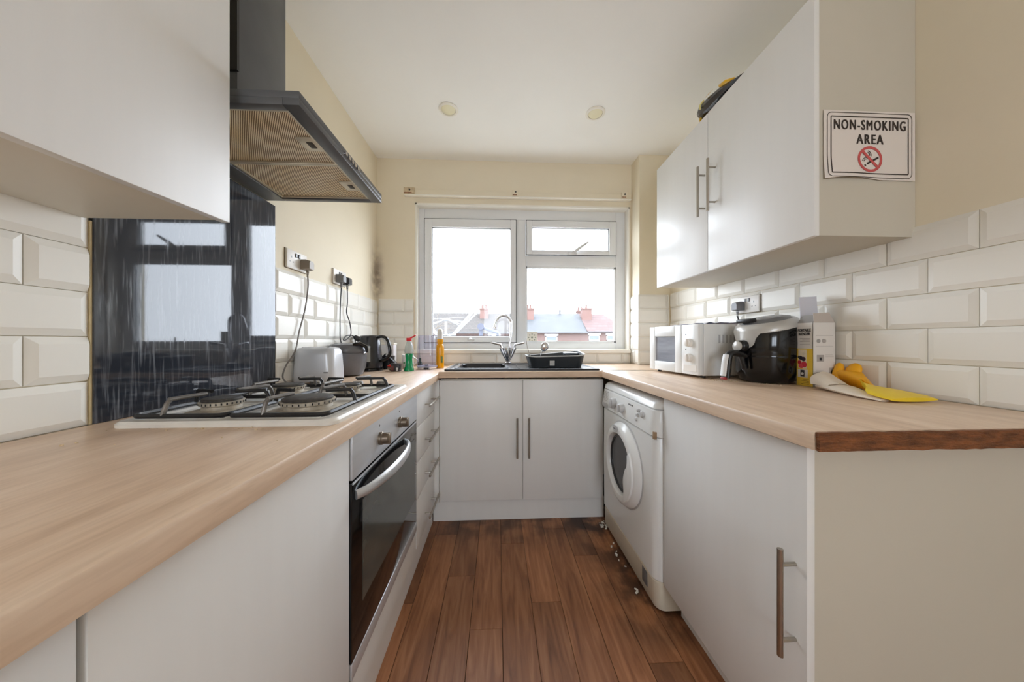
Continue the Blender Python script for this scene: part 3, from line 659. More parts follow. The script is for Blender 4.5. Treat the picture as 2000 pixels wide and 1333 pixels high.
mc = thing('multicooker', 'dark grey round multicooker between the toaster and the kettle', 'cooker', (-.835, 1.77, .9))
cx, cy = -.845, 1.775
M_MC = mat('charcoal_brushed_body', (112, 112, 116), .3, .4, var=.06, scale=30)
MB().lathe([(.07, .906), (.078, .908), (.094, .95), (.098, 1.0), (.099, 1.028), (.097, 1.03), (.001, 1.03)], cx, cy, 40).build('body', M_MC, mc)
MB().lathe([(.102, 1.03), (.104, 1.038), (.1, 1.058), (.086, 1.076), (.06, 1.083), (.001, 1.084)], cx, cy, 40).build('lid', mat('mid_grey_gloss_lid', (96, 96, 99), .25), mc)
b = MB(); b.tube([(cx+.055, cy-.06, 1.075), (cx+.085, cy-.045, 1.082), (cx+.115, cy-.03, 1.062), (cx+.118, cy-.028, 1.03)], [.016, .02, .018, .01], 10, flat=(1, .6)); b.build('lid_latch', M_BLACKG, mc)
b = MB(); b.box(cx+.096, cy-.03, 1.022, cx+.108, cy+.01, 1.034, .003); b.build('lid_button', M_CHROME, mc)
for k in range(3):
    a = 2*PI*k/3+.4; MB().cyl((cx+.055*math.cos(a), cy+.055*math.sin(a), .9002), (cx+.055*math.cos(a), cy+.055*math.sin(a), .908), .01, seg=8).build('foot', M_BLACK, mc)

ke = thing('kettle', 'black electric kettle with water gauge beside the multicooker', 'kettle', (-.815, 2.06, .9))
cx, cy = -.842, 2.065
M_KET = mat('smoky_black_kettle', (46, 46, 48), .14, var=.1)
MB().lathe([(.084, .9003), (.086, .908), (.084, .917), (.07, .92), (.001, .92)], cx, cy, 36).build('base', M_BLACKG, ke)
b = MB(); b.lathe([(.078, .921), (.08, .93), (.078, .97), (.07, 1.06), (.064, 1.115), (.06, 1.126), (.05, 1.132), (.001, 1.134)], cx, cy, 40); kb = b.build('body', M_KET, ke)
b = MB(); b.tube([(cx-.055, cy-.01, 1.10), (cx-.085, cy-.012, 1.118), (cx-.092, cy-.012, 1.126)], [.02, .016, .012], 10); b.build('spout', M_KET, ke)
b = MB(); b.rings([[(cx+(.0815-.0026*k)*math.cos(a), cy+(.0815-.0026*k)*math.sin(a), .962+.033*k) for a in (-1.62, -1.45, -1.28, -1.14)]+[(cx+(.079-.0026*k)*math.cos(a), cy+(.079-.0026*k)*math.sin(a), .962+.033*k) for a in (-1.14, -1.28, -1.45, -1.62)] for k in range(4)])
b.build('water_gauge', mat('clear_gauge', (178, 182, 180), .2), ke)
b = MB(); b.tube(smooth_path([(cx+.052, cy-.012, 1.118), (cx+.085, cy-.02, 1.124), (cx+.118, cy-.027, 1.112), (cx+.136, cy-.03, 1.07), (cx+.142, cy-.031, 1.02), (cx+.13, cy-.029, .99), (cx+.1, cy-.022, .972), (cx+.07, cy-.015, .962)]), .0125, 12, flat=(1, .8)); b.build('handle', M_BLACKG, ke, ang=60)
b = MB(); b.tube(smooth_path([(cx+.062, cy-.02, 1.105), (cx+.085, cy-.024, 1.108), (cx+.108, cy-.03, 1.098), (cx+.121, cy-.034, 1.065), (cx+.126, cy-.035, 1.02), (cx+.117, cy-.032, 1.0)]), .004, 8); b.build('handle_grip', M_GREYP, ke)
# cords of kettle and cooker
p, q = plug(mc, 1.862, 1.462, 'l', M_MIDG)
MB().tube(smooth_path([q, (-.93, 1.865, 1.33), (-.93, 1.86, 1.24), (-.925, 1.85, 1.17), (-.92, 1.845, 1.10), (-.90, 1.85, 1.03), (-.9, 1.862, 1.0)]), .0032, 8).build('power_cord', M_BLKCORD, mc)
p, q = plug(ke, 1.934, 1.46, 'l', M_DKGREY)
MB().tube(smooth_path([q, (-.928, 1.945, 1.33), (-.928, 1.935, 1.27), (-.928, 1.975, 1.21), (-.925, 1.985, 1.14), (-.915, 1.92, 1.11), (-.9, 1.85, 1.098), (-.89, 1.82, 1.105), (-.9, 1.87, 1.125), (-.91, 1.96, 1.13), (-.915, 2.01, 1.115), (-.915, 2.03, 1.06), (-.91, 2.05, .96), (-.905, 2.07, .912)]), .0032, 8).build('power_cord', M_BLKCORD, ke)

# small things in the corner
wc = thing('storage_box', 'white plastic box standing in the corner behind the kettle', 'box', (-.8, 2.33, .9))
B(-.875, 2.30, .9003, -.765, 2.37, 1.075, bev=.006).build('body', mat('milky_plastic', (224, 224, 228), .4, sss=.1), wc)
B(-.878, 2.298, 1.066, -.762, 2.372, 1.081, bev=.004).build('lid', M_WHITEP, wc)
fn = thing('dustpan_handle', 'black plastic scoop leaning behind the kettle handle', 'scoop', (-.72, 2.2, .9))
b = MB(); b.box(-.06, -.018, -.012, .075, .018, .012, .005); b.xf(Matrix.Translation((-.735, 2.16, .962)) @ Matrix.Rotation(.75, 4, 'Y')); b.build('handle', M_BLACK, fn)
b = MB(); b.rings([rrect(-.775, 2.2, w_, .08, .02, z) for w_, z in ((.05, .9005), (.075, .93), (.09, .99))]); b.build('scoop', M_BLACK, fn)
fn.name = 'scoop'
rd = thing('snack_packet', 'small red and brown packet lying beside the kettle base', 'packet', (-.69, 2.05, .9))
b = MB(); b.rings([[(-.715+.014*k, 2.045+.022*math.cos(a), .9165+.016*math.sin(a)*(1 if 0 < k < 4 else .25)) for a in [2*PI*i/12 for i in range(12)]] for k in range(5)]); b.build('wrapper', mat('brown_foil', (140, 112, 92), .4, var=.2, scale=40), rd)
b = MB(); b.rings([[(-.712+.011*k, 2.035+.02*math.cos(a), .934+.009*math.sin(a)*(1 if 0 < k < 3 else .3)) for a in [2*PI*i/10 for i in range(10)]] for k in range(4)]); b.build('red_end', mat('red_foil', (208, 58, 44), .4, var=.15, scale=40), rd)
bb = thing('tin', 'small black box with a pale label in front of the bottles', 'box', (-.652, 2.0, .9)); bb.name = 'small_box'
B(-.679, 1.985, .9003, -.625, 2.035, .947, bev=.003).build('box', mat('black_card', (40, 36, 36), .4, var=.2, scale=40), bb)
B(-.681, 1.983, .94, -.623, 2.037, .951, bev=.002).build('lid', M_DKGREY, bb)
B(-.646, 1.9842, .905, -.633, 1.9856, .925).build('label_patch', M_GREYP, bb); B(-.677, 1.9842, .908, -.66, 1.9856, .936).build('red_patch', mat('dark_red_print', (96, 44, 40), .5), bb)

def bottle(name, label, x, y, z, parts, cat='bottle', seg=28):
    t = thing(name, label, cat, (x, y, z))
    for n, prof, m in parts: MB().lathe([(r, z+h) for r, h in prof], x, y, seg).build(n, m, t, ang=50)
    return t
M_GREEN = mat('green_washing_liquid', (16, 138, 84), .12, var=.05); M_RED = mat('red_plastic_cap', (214, 32, 44), .3)
CLEARP = thin_glass('clear_plastic', (.93, .95, .94)); LAV = thin_glass('lavender_clear_plastic', (.86, .86, .95), 1.1)
gb = bottle('dish_soap_bottle', 'clear bottle of green washing-up liquid with red flip cap', -.574, 2.02, .9, [
    ('body', [(.001, .0005), (.031, .0008), (.032, .012), (.024, .03), (.02, .075), (.0235, .105), (.022, .115), (.001, .116)], M_GREEN),
    ('clear_shell', [(.024, .1165), (.028, .13), (.025, .16), (.016, .185), (.012, .193), (.012, .197)], mat('frosted_clear_plastic', (206, 212, 208), .2, trans=.35, ior=1.3)),
    ('cap', [(.015, .195), (.016, .198), (.016, .215), (.001, .217)], M_RED)])
MB().tube([(-.566, 2.02, 1.113), (-.545, 2.02, 1.124), (-.53, 2.02, 1.134)], [.006, .004, .005], 8).build('flip_spout', M_RED, gb)
mg = thing('mug', 'white mug with small coloured print behind the green bottle', 'mug', (-.645, 2.24, .9))
M_MUG = mat('white_glazed_ceramic', (236, 234, 230), .15)
MB().lathe([(.001, .9003), (.035, .9005), (.039, .91), (.04, .995), (.0385, .997), (.036, .993), (.035, .915), (.001, .912)], -.645, 2.24, 32).build('body', M_MUG, mg)
b = MB(); b.tube([(-.645+.038+.034*math.sin(PI*i/10), 2.235, .98-.056*i/10) for i in range(11)], .0055, 8); b.build('handle', M_MUG, mg)
for i, (a, z, c) in enumerate(((-1.2, .955, (222, 120, 140)), (-.9, .93, (210, 170, 60)), (-1.9, .94, (90, 130, 90)), (-.75, .965, (230, 150, 170)))):
    b = MB(); b.ball((-.645+.0395*math.cos(a), 2.24+.0395*math.sin(a), z), .008, 1, .3, 1, 10); b.build('printed_dot', mat('mug_print_%d' % i, c, .3), mg)
bottle('sauce_bottle', 'small dark bottle between the mug and the clear jug', -.558, 2.24, .9, [('body', [(.001, .0004), (.016, .0006), (.017, .03), (.012, .045), (.007, .052), (.007, .06)], M_DKGREY), ('cap', [(.008, .06), (.008, .072), (.001, .073)], M_BLACK)])
jg = thing('blender_jug', 'clear lavender tinted plastic jug upside down by the window', 'jug', (-.487, 2.15, .9))
b = MB(); prof = [(.062, .9225), (.066, .93), (.064, 1.0), (.058, 1.134)]
b.rings([rrect(-.487, 2.16, 2*r, 2*r, r*.55, z) for r, z in prof], cap=False); b.build('jug', LAV, jg)
b = MB(); b.rings([rrect(-.487, 2.16, 2*r, 2*r, r*.5, z) for r, z in ((.04, .9115), (.062, .914), (.064, .9225), (.061, .926))]); b.build('jug_base', mat('pale_lavender_plastic', (206, 206, 222), .25, trans=.5, ior=1.2), jg)
for x in (-.53, -.444): B(x-.002, 2.112, .93, x+.002, 2.116, 1.12).build('rib', LAV, jg)
b = MB(); b.lathe([(.02, .9004), (.021, .906), (.015, .912), (.012, .935), (.001, .937)], -.487, 2.13, 18)
b.build('blade_hub', M_MIDG, jg)
for k in range(3): a = -PI/2+(k-1)*.55; MB().cyl((-.487+.021*math.cos(a), 2.13+.021*math.sin(a), .9003), (-.487+.021*math.cos(a), 2.13+.021*math.sin(a), .914), .005, seg=8).build('lug', M_DKGREY, jg)
M_YEL = mat('amber_soap', (243, 168, 16), .15, var=.03)
yb = bottle('soap_bottle', 'tall yellow orange soap bottle with frosted pump cap', -.415, 2.24, .9, [
    ('body', [(.001, .0004), (.026, .0006), (.0275, .01), (.0275, .145), (.024, .165), (.018, .172), (.021, .178), (.021, .208), (.001, .209)], M_YEL),
    ('cap', [(.02, .2095), (.0195, .25), (.016, .275), (.008, .284), (.001, .285)], mat('frosted_cap', (214, 214, 208), .3, sss=.1))], cat='bottle')
B(-.405, 2.211, .94, -.392, 2.2145, .985).build('label_patch', mat('green_leaf_print', (96, 120, 60), .5, var=.5, scale=90), yb)

# ------------------------------------------------------------------ sink, tap, dish rack
M_SINK = mat('black_composite', (38, 39, 44), .3, var=.12, scale=90, bump=.05)
sk = thing('sink', 'black composite sink with drainer set in the back worktop', 'sink', (.15, 2.13, .912))
sx0, sx1, sy0, sy1, zt = -.325, .635, 1.872, 2.40, .9245
b = MB()
def quadring(x0, y0, x1, y1, r, z): return rrect((x0+x1)/2, (y0+y1)/2, x1-x0, y1-y0, r, z)
zl = zt-.006; fl_ = (sx0+.028, sy0+.024, sx1-.024, sy1-.066); bw = (-.258, 1.942, .054, 2.294)
b.rings([quadring(sx0, sy0, sx1, sy1, .02, .9122), quadring(sx0, sy0, sx1, sy1, .02, .921), quadring(sx0+.004, sy0+.004, sx1-.004, sy1-.004, .02, zt), quadring(sx0+.022, sy0+.018, sx1-.018, sy1-.06, .02, zt), quadring(*fl_, .02, zl), quadring(*fl_, .02, .9122)], cap=False)
b.box(fl_[0]-.002, fl_[1]-.002, .9122, fl_[2]+.002, bw[1], zl); b.box(fl_[0]-.002, bw[3], .9122, fl_[2]+.002, fl_[3]+.002, zl); b.box(fl_[0]-.002, bw[1], .9122, bw[0], bw[3], zl); b.box(bw[2], bw[1], .9122, fl_[2]+.002, bw[3], zl)
b.box(sx0+.02, sy1-.061, .9122, sx1-.02, sy1-.004, zt-.0002)
b.build('rim', M_SINK, sk, ang=40)
b = MB(); b.rings([quadring(-.275, 1.925, .07, 2.31, .035, zl+.0005), quadring(-.275, 1.925, .07, 2.31, .035, zt+.001), quadring(-.258, 1.942, .054, 2.294, .035, zt+.001), quadring(-.254, 1.946, .05, 2.29, .035, zt-.004), quadring(-.252, 1.948, .048, 2.288, .035, .80), quadring(-.23, 1.97, .026, 2.266, .04, .765), quadring(-.12, 2.08, -.08, 2.12, .015, .762)], cap=False)
b.rings([quadring(-.12, 2.08, -.08, 2.12, .015, .762), quadring(-.118, 2.082, -.082, 2.118, .015, .760)])
b.build('bowl', M_SINK, sk, ang=40)
MB().lathe([(.04, .7625), (.042, .766), (.03, .767), (.001, .764)], -.1, 2.1, 20).build('waste', M_CHROME, sk)
for k in range(7): B(.13+.065*k, 1.93, zt-.0066, .14+.065*k, 2.30, zt-.002, bev=.002, seg=1).build('drainer_rib', M_SINK, sk)
tp = thing('mixer_tap', 'chrome swan neck mixer tap with twin lever handles', 'tap', (.079, 2.37, zt))
tx, ty = .079, 2.372
b = MB(); b.lathe([(.024, zt), (.025, zt+.006), (.02, zt+.01), (.012, zt+.013), (.001, zt+.014)], tx, ty, 24); b.build('base', M_CHROME, tp)
for k, dx in enumerate((-.058, -.036, -.013, .013, .036, .058)):
    MB().tube([(tx+dx*.1, ty, zt+.012), (tx+dx*.55, ty-.004, zt+.06), (tx+dx, ty-.006, zt+.118)], [.006, .0085, .0095], 10).build('body_pipe', M_CHROME, tp)
pts = [(tx+.008, ty, zt+.03), (tx+.012, ty, zt+.12), (tx+.024, ty, zt+.25)]
for i in range(1, 13):
    a = PI*i/12*.93; pts.append((tx-.033+.058*math.cos(a), ty-.012*i/12, zt+.303+.062*math.sin(a)))
pts.append((tx-.1, ty-.014, zt+.276))
MB().tube(smooth_path(pts, 3), .0098, 14).build('spout', M_CHROME, tp, ang=60)
b = MB(); b.cyl((tx-.0985, ty-.014, zt+.285), (tx-.1035, ty-.014, zt+.268), .0125, seg=14); b.build('aerator', M_CHROME, tp)
for s_ in (-1, 1):
    b = MB(); b.tube([(tx+s_*.05, ty-.006, zt+.118), (tx+s_*.058, ty-.006, zt+.142), (tx+s_*.085, ty-.012, zt+.148), (tx+s_*.128, ty-.02, zt+.158)], [.011, .01, .008, .0065], 10); b.build('lever', M_CHROME, tp)

rk = thing('dish_rack', 'dark grey plastic dish rack with pale rim on the drainer', 'dish rack', (.388, 2.1, .9227))
def rackring(g, z, dz=True, inset=0):
    out = []
    for (x, y, _) in rrect(.388, 2.105, .365+g, .25+g, .05+g*.4, 0, 6):
        u = (x-.388)/.19; zz = z
        if dz: zz += .012*max(0, u)**2+.006*u*u+(.016 if u > .7 and y > 2.1 else 0)
        out.append((x, y, zz))
    return out
b = MB(); b.rings([rackring(-.05, .92, False), rackring(-.03, .921, False), rackring(-.005, .96, False), rackring(.012, .987), rackring(.006, .989), rackring(-.016, .96, False), rackring(-.05, .926, False)])
b.build('tub', mat('charcoal_plastic_tub', (52, 56, 60), .4, var=.05), rk, ang=40)
MB().tube(rackring(.016, .9895), .0042, 8, closed=True).build('rim', mat('pale_rim_plastic', (188, 190, 188), .35), rk)
b = MB()
for k in range(11): x = .25+.026*k; b.box(x, 2.02, .93, x+.008, 2.028, .985, .002); b.box(x, 2.0, .962, x+.008, 2.20, .968)
b.build('plate_prongs', M_DKGREY, rk)
MB().box(.335, 1.962, .936, .367, 1.972, .968, .0015).build('label_tag', mat('grey_white_tag', (190, 190, 188), .5, var=.15, scale=80), rk)
b = MB(); b.box(.47, 2.14, .985, .575, 2.215, 1.012, .008); b.build('cutlery_holder', mat('charcoal_plastic_tub', (0, 0, 0)), rk)
sp1 = thing('ladle', 'steel ladle with round bowl standing in the dish rack', 'ladle', (.27, 2.05, .93))
b = MB(); b.tube(smooth_path([(.272, 2.04, .93), (.283, 2.03, .99), (.296, 2.02, 1.03)]), .0035, 8); b.build('handle', M_CHROME, sp1)
b = MB(); b.ball((0, 0, 0), .026, 1, .45, 1.25, 16); b.xf(Matrix.Translation((.309, 2.015, 1.058)) @ Matrix.Rotation(.35, 4, 'Y')); b.build('bowl', M_CHROME, sp1)
sp2 = thing('spatula', 'slim steel utensil leaning out of the left end of the dish rack', 'utensil', (.24, 2.08, .93))
b = MB(); b.tube(smooth_path([(.255, 2.07, .93), (.226, 2.07, .985), (.206, 2.075, 1.04), (.196, 2.08, 1.09), (.193, 2.08, 1.12)]), [.005]*24+[.003], 8, flat=(1, .55)); b.build('handle', M_STEEL, sp2)

# card stuck on the window pane
cd = thing('sticker', 'square cream tile-patterned card standing in the window corner', 'card', (.285, 2.567, 1.12))
B(.243, 2.566, 1.078, .333, 2.5725, 1.172, bev=.001, seg=1).build('card', mat('cream_card', (240, 236, 224), .6), cd)
for i in range(9):
    a = 2*PI*i/8; r = .028 if i < 8 else 0
    MB().cyl((.288+r*math.cos(a), 2.5664, 1.125+r*math.sin(a)), (.288+r*math.cos(a), 2.5654, 1.125+r*math.sin(a)), .0055 if i < 8 else .009, seg=8).build('printed_petal', mat('sage_print', (150, 156, 140), .6), cd)

# ------------------------------------------------------------------ washing machine
wm = thing('washing_machine', 'white front loading washing machine under the right worktop', 'washing machine', (.9, 1.51, 0))
y0, y1 = 1.202, 1.822; r = .035
def front(xf, z, r=.035):
    out = [(1.2, y1, z), (1.2, y0, z)]
    for k in range(7): a = PI/2*k/6; out.append((xf+r-r*math.sin(a), y0+r-r*math.cos(a), z))
    for k in range(7): a = PI/2*k/6; out.append((xf+r-r*math.cos(a), y1-r+r*math.sin(a), z))
    return out
b = MB(); b.rings([front(.636, .125), front(.631, .13), front(.628, .4), front(.63, .698), front(.636, .702)]); b.build('body', M_WHAPP, wm, ang=30)
b = MB(); b.rings([front(.634, .704), front(.622, .712), front(.622, .74), front(.632, .812), front(.64, .8155)]); b.build('control_panel', M_WHAPP, wm, ang=30)
b = MB(); b.rings([front(.64, .8175), front(.634, .819), front(.64, .838), front(.655, .85), front(.69, .857)]); b.build('top_plate', M_WHAPP, wm, ang=50)
b = MB(); b.rings([front(.642, .010), front(.636, .02), front(.634, .118), front(.64, .1225)]); b.build('kickplate', mat('yellowed_white_plastic', (216, 208, 190), .4, var=.06, scale=8), wm, ang=30)
B(.66, y0+.02, .12, 1.19, y1-.02, .82).build('seam_shadow', M_BLACK, wm)
B(.6325, 1.275, .05, .6365, 1.32, .112, bev=.002).build('filter_flap', M_MIDG, wm)
def dome(cy_, cz_, prof, m, name, parent, seg=40, sy=1, sz=1): return MB().lathe(prof, cy_, cz_, seg, axis='x', sx=sy, sy=sz).build(name, m, parent, ang=40)
DY, DZ = 1.503, .487
ring = dome(DY, DZ, [(.198, .632), (.2, .622), (.188, .602), (.166, .592), (.148, .594), (.141, .606), (.141, .632)], M_WHAPP, 'door', wm, 56)
dome(DY, DZ, [(.207, .6315), (.207, .6275), (.198, .6265), (.198, .6315)], M_GREYP, 'door_shadow_gap', ring, 56)
dome(DY, DZ, [(.141, .618), (.137, .612), (.131, .616), (.126, .64), (.122, .66)], M_DKGREY, 'door_seal', ring, 48)
dome(DY, DZ, [(.135, .63), (.126, .622), (.1, .634), (.055, .648), (.001, .652)], mat('dark_porthole_glass', (34, 35, 36), .06, var=.3, scale=8), 'door_glass', ring, 48)
# D shaped pull covering the hinge-side third of the porthole
arc = [(DY+.176*math.cos(a), DZ+.176*math.sin(a)) for a in [PI-.62+1.72*k/20 for k in range(21)]]
inner = [(p.x, p.y) for p in smooth_path([(DY-.075, DZ-.148, 0), (DY-.088, DZ-.10, 0), (DY-.082, DZ-.045, 0), (DY-.10, DZ+.005, 0), (DY-.122, DZ+.035, 0), (DY-.125, DZ+.085, 0)], 4)]
b = MB(); b.prism(arc+inner, 'x', .587, .606, bev=.004); b.build('door_pull', M_WHAPP, ring, ang=40)
b = MB(); b.lathe([(.022, .594), (.024, .5905), (.001, .5885)], DY+.02, DZ+.167, 20, axis='x', sx=1.4, sy=.75); b.build('badge', M_GREYP, ring)
B(.5876, DY+.008, DZ+.164, .5886, DY+.033, DZ+.170).build('badge_print', M_MIDG, ring)
def dial(y, z, r):
    t = MB().lathe([(r, .63), (r, .612), (r*.86, .604), (.001, .603)], y, z, 24, axis='x'); t.box(.596, y-.006, z-r*.8, .606, y+.006, z+r*.8, .002); return t.build('dial', M_GREYP, wm)
dial(1.618, .762, .028); dial(1.51, .759, .023)
for y, z, r in ((1.335, .786, .008), (1.345, .765, .008), (1.352, .744, .008), (1.30, .777, .014)):
    MB().lathe([(r, .632), (r, .619), (r*.7, .616), (.001, .616)], y, z, 14, axis='x').build('button', M_GREYP, wm)
b = MB(); b.box(.620, 1.70, .715, .624, 1.80, .738, .002); b.build('detergent_drawer_grip', M_GREYP, wm)
b = MB()
for k in range(7): b.box(.6235+.001*k, 1.715, .752+.008*k, .628+.001*k, 1.755, .7535+.008*k); b.box(.6235+.001*k, 1.765, .752+.008*k, .628+.001*k, 1.795, .7535+.008*k)
for k in range(3): b.box(.626, 1.405+.018*k, .79, .629, 1.41+.018*k, .796)
b.build('panel_print', M_MIDG, wm)['kind'] = 'stuff'
B(.6275, 1.206, .698, .64, 1.22, .728, bev=.002).build('hinge_clip', mat('brown_clip', (150, 122, 92), .5), wm)
B(.70, y0+.03, 0, .76, y0+.09, .012).build('foot', M_BLACK, wm); B(.70, y1-.09, 0, .76, y1-.03, .012).build('foot', M_BLACK, wm)

# ------------------------------------------------------------------ right worktop
mw = thing('microwave', 'white microwave oven with two dials at the far end of the right worktop', 'microwave', (.955, 1.622, RZT), math.radians(5.0))
W2, D_, H_ = .2, .31, .262                                    # local: front at x=0, near end at y=-W2
b = MB(); b.box(.012, -W2, .012, D_, W2, H_, .006); b.build('body', M_WHAPP, mw, world=False)
b = MB(); b.box(-.018, -W2, .014, .0125, -.083, H_, .005); b.build('control_panel', M_WHAPP, mw, world=False)
db = MB(); dx0, dx1 = -.018, .0125; wy0, wy1, wz0, wz1 = -.03, .15, .065, .205
db.box(dx0, -.08, .014, dx1, wy0, H_, .004); db.box(dx0, wy1, .014, dx1, W2, H_, .004); db.box(dx0, wy0, .014, dx1, wy1, wz0, .004); db.box(dx0, wy0, wz1, dx1, wy1, H_, .004)
d = db.build('door', M_WHAPP, mw, world=False)
B(-.008, wy0-.001, wz0-.001, -.004, wy1+.001, wz1+.001).build('window', mat('microwave_window', (150, 154, 164), .12, var=.25, scale=10, stretch=(1, .4, 2.4)), d, world=False)  # pale blue-grey puts the pane's reflection into its colour
for z in (.172, .098):
    b = MB(); b.lathe([(.021, -.018), (.02, -.036), (.001, -.037)], -.145, z, 20, axis='x'); b.box(-.043, -.15, z-.017, -.03, -.14, z+.017, .002); b.build('dial', M_SOCK, mw, world=False)
for z in (.212, .138): B(-.0188, -.118, z-.003, -.0175, -.112, z+.003).build('mark', M_MIDG, mw, world=False)
B(-.0195, -.19, .03, -.0178, -.1, .062, bev=.0008, seg=1).build('door_button', M_SOCK, mw, world=False)
for k in range(7): B(.09+.02*k, -W2-.0008, .17, .1+.02*k, -W2+.001, .21, bev=.0003, seg=1).build('vent_slot', M_GREYP, mw, world=False)
for x in (.03, .28):
    for y in (-.17, .17): MB().cyl((x, y, .0003), (x, y, .013), .012, seg=10).build('foot', M_BLACK, mw, world=False)
pb = thing('plastic_bag', 'folded pale lavender plastic sheet lying on top of the microwave', 'bag', (1.12, 1.6, RZT+H_))
g = [[(1.0+.026*i+.008*math.sin(j*1.7), 1.44+.03*j, RZT+H_+.001+.008*abs(math.sin(i*1.3+j*.9))+.003*(i % 2)) for j in range(11)] for i in range(10)]
MB().sheet(g, .0008).build('sheet', mat('lavender_polythene', (214, 214, 232), .25, sss=.1), pb, ang=60)

af = thing('air_fryer', 'glossy black air fryer with silver collar and pull handle', 'air fryer', (1.183, 1.305, RZT), math.radians(8))
# local: front is -x
def af_ring(r, z, tilt=0, ex=1.0):
    out = []; r *= .95
    for k in range(44):
        a = 2*PI*k/44; x, y = r*math.cos(a)*ex, r*math.sin(a); out.append((x, y, z+tilt*x))
    return out
b = MB(); b.rings([af_ring(.09, .004), af_ring(.098, .008), af_ring(.112, .05), af_ring(.118, .11), af_ring(.119, .116), af_ring(.1185, .1175), af_ring(.119, .119), af_ring(.12, .17, .1), af_ring(.118, .225, .2), af_ring(.115, .236, .22)])
b.build('body', M_BLACKG, af, world=False, ang=50)
M_SILV = mat('silver_plastic', (196, 194, 190), .3, .25)
b = MB(); b.rings([af_ring(.1195, .232, .22), af_ring(.121, .24, .22), af_ring(.114, .262, .22), af_ring(.1, .271, .22), af_ring(.093, .268, .22)]); b.build('collar', M_SILV, af, world=False, ang=50)
b = MB(); b.rings([af_ring(.094, .266, .22), af_ring(.088, .277, .22), af_ring(.06, .285, .22), af_ring(.003, .287, .22)]); b.build('lid', mat('grey_top_panel', (124, 124, 126), .25), af, world=False, ang=50)
b = MB(); b.box(-.075, -.02, .266, -.04, .05, .285, .005); b.xf(Matrix.Rotation(-.1, 4, 'Y')); b.build('display', M_BLACK, af, world=False)
# silver tongue under the collar with dial
tg = MB(); rows = []
for i in range(9):
    z = .245-.1*i/8; wv = .62-.06*i if i < 4 else .40*math.sqrt(max(.02, 1-((i-4)/4.15)**2))
    rows.append([(-(.1165)*math.cos(wv*(j/4-1)), -(.1165)*math.sin(wv*(j/4-1)), z-.022*(1-i/8)) for j in range(9)])
tg.sheet(rows, .003); tg.build('tongue', M_SILV, af, world=False)
b = MB(); b.lathe([(.026, -.115), (.025, -.134), (.021, -.139), (.02, -.147)], 0, .158, 24, axis='x'); dl = b.build('dial', M_BLACK, af, world=False)
MB().lathe([(.021, -.145), (.021, -.15), (.016, -.153), (.001, -.153)], 0, .158, 24, axis='x').build('dial_face', M_SILV, dl, world=False)
hn = MB(); hn.tube(smooth_path([(-.112, 0, .115), (-.155, 0, .128), (-.185, 0, .125), (-.195, 0, .105), (-.2, 0, .06), (-.205, 0, .022)]), [.016]*31, 12, flat=(1.15, .8)); h_ = hn.build('handle', M_BLACK, af, world=False, ang=60)
hn = MB(); hn.tube(smooth_path([(-.203, 0, .122), (-.211, 0, .09), (-.216, 0, .05), (-.2195, 0, .03)], 4), .014, 10, flat=(1, .5)); hn.build('grip', mat('pale_silver_grip', (222, 224, 226), .4), h_, world=False, ang=60)
B(-.222, -.012, .014, -.208, .012, .026, bev=.003).build('red_release', mat('dark_red_button', (150, 40, 44), .4), h_, world=False)
b = MB(); b.tube([(-.11, 0, .06), (-.125, 0, .1), (-.128, 0, .12)], .012, 10); b.build('handle_mount', M_BLACK, af, world=False)
fp = thing('air_fryer_plug', 'grey plug in the right wall socket with black cable falling behind', 'plug', (TR, 1.609, 1.285)); fp.name = 'power_plug'
p, q = plug(fp, 1.612, 1.282, 'r', M_MIDG)
MB().tube(smooth_path([q, (1.302, 1.60, 1.2), (1.318, 1.58, 1.1), (1.325, 1.52, 1.0), (1.322, 1.47, .94), (1.30, 1.46, .922)]), .0035, 8).build('power_cord', M_BLKCORD, fp)

# ------------------------------------------------------------------ blender carton
bx = thing('carton', 'tall white and yellow blender carton with open flaps beside the air fryer', 'box', (1.267, 1.170, RZT))
M_CW = mat('white_card', (222, 218, 214), .6, var=.02); M_CY = mat('yellow_card', (232, 196, 70), .55); M_CG = mat('grey_card', (158, 156, 154), .6)
bx0, bx1, by0, by1, bz1 = 1.224, 1.316, 1.138, 1.203, RZT+.252
b = MB(); th = .0012
b.box(bx0, by0, RZT+.0004, bx1, by0+th, bz1); b.box(bx0, by1-th, RZT+.0004, bx1, by1, bz1); b.box(bx0, by0, RZT+.0004, bx0+th, by1, bz1); b.box(bx1-th, by0, RZT+.0004, bx1, by1, bz1); b.box(bx0, by0, RZT+.0004, bx1, by1, RZT+.002)
b.build('carton', M_CW, bx)
B(bx0-.0005, by0+.0005, RZT+.001, bx0+.0002, by1-.0005, RZT+.15).build('yellow_print', M_CY, bx)
def flap(pts, m, t=.0015): g = MB(); g.sheet([[pts[0], pts[1]], [pts[3], pts[2]]], t); return g.build('flap', m, bx)
flap([(bx0, by0+.002, bz1), (bx0, by1-.002, bz1), (bx0+.018, by1-.012, bz1+.032), (bx0+.018, by0+.004, bz1+.03)], M_CG)
flap([(bx0+.002, by0, bz1), (bx1-.004, by0, bz1), (bx1-.022, by0+.006, bz1+.04), (bx0+.006, by0+.006, bz1+.036)], mat('inside_grey_brown_card', (190, 180, 172), .65))
flap([(bx0+.016, by1, bz1), (bx1, by1, bz1), (bx1-.004, by1+.004, bz1+.112), (bx0+.014, by1+.004, bz1+.108)], mat('pale_lilac_card', (214, 214, 224), .55))
M_INK = mat('dark_grey_ink', (52, 50, 52), .7); M_INKL = mat('pale_grey_ink', (170, 164, 160), .7)
rx = (PI/2, 0, -PI/2)
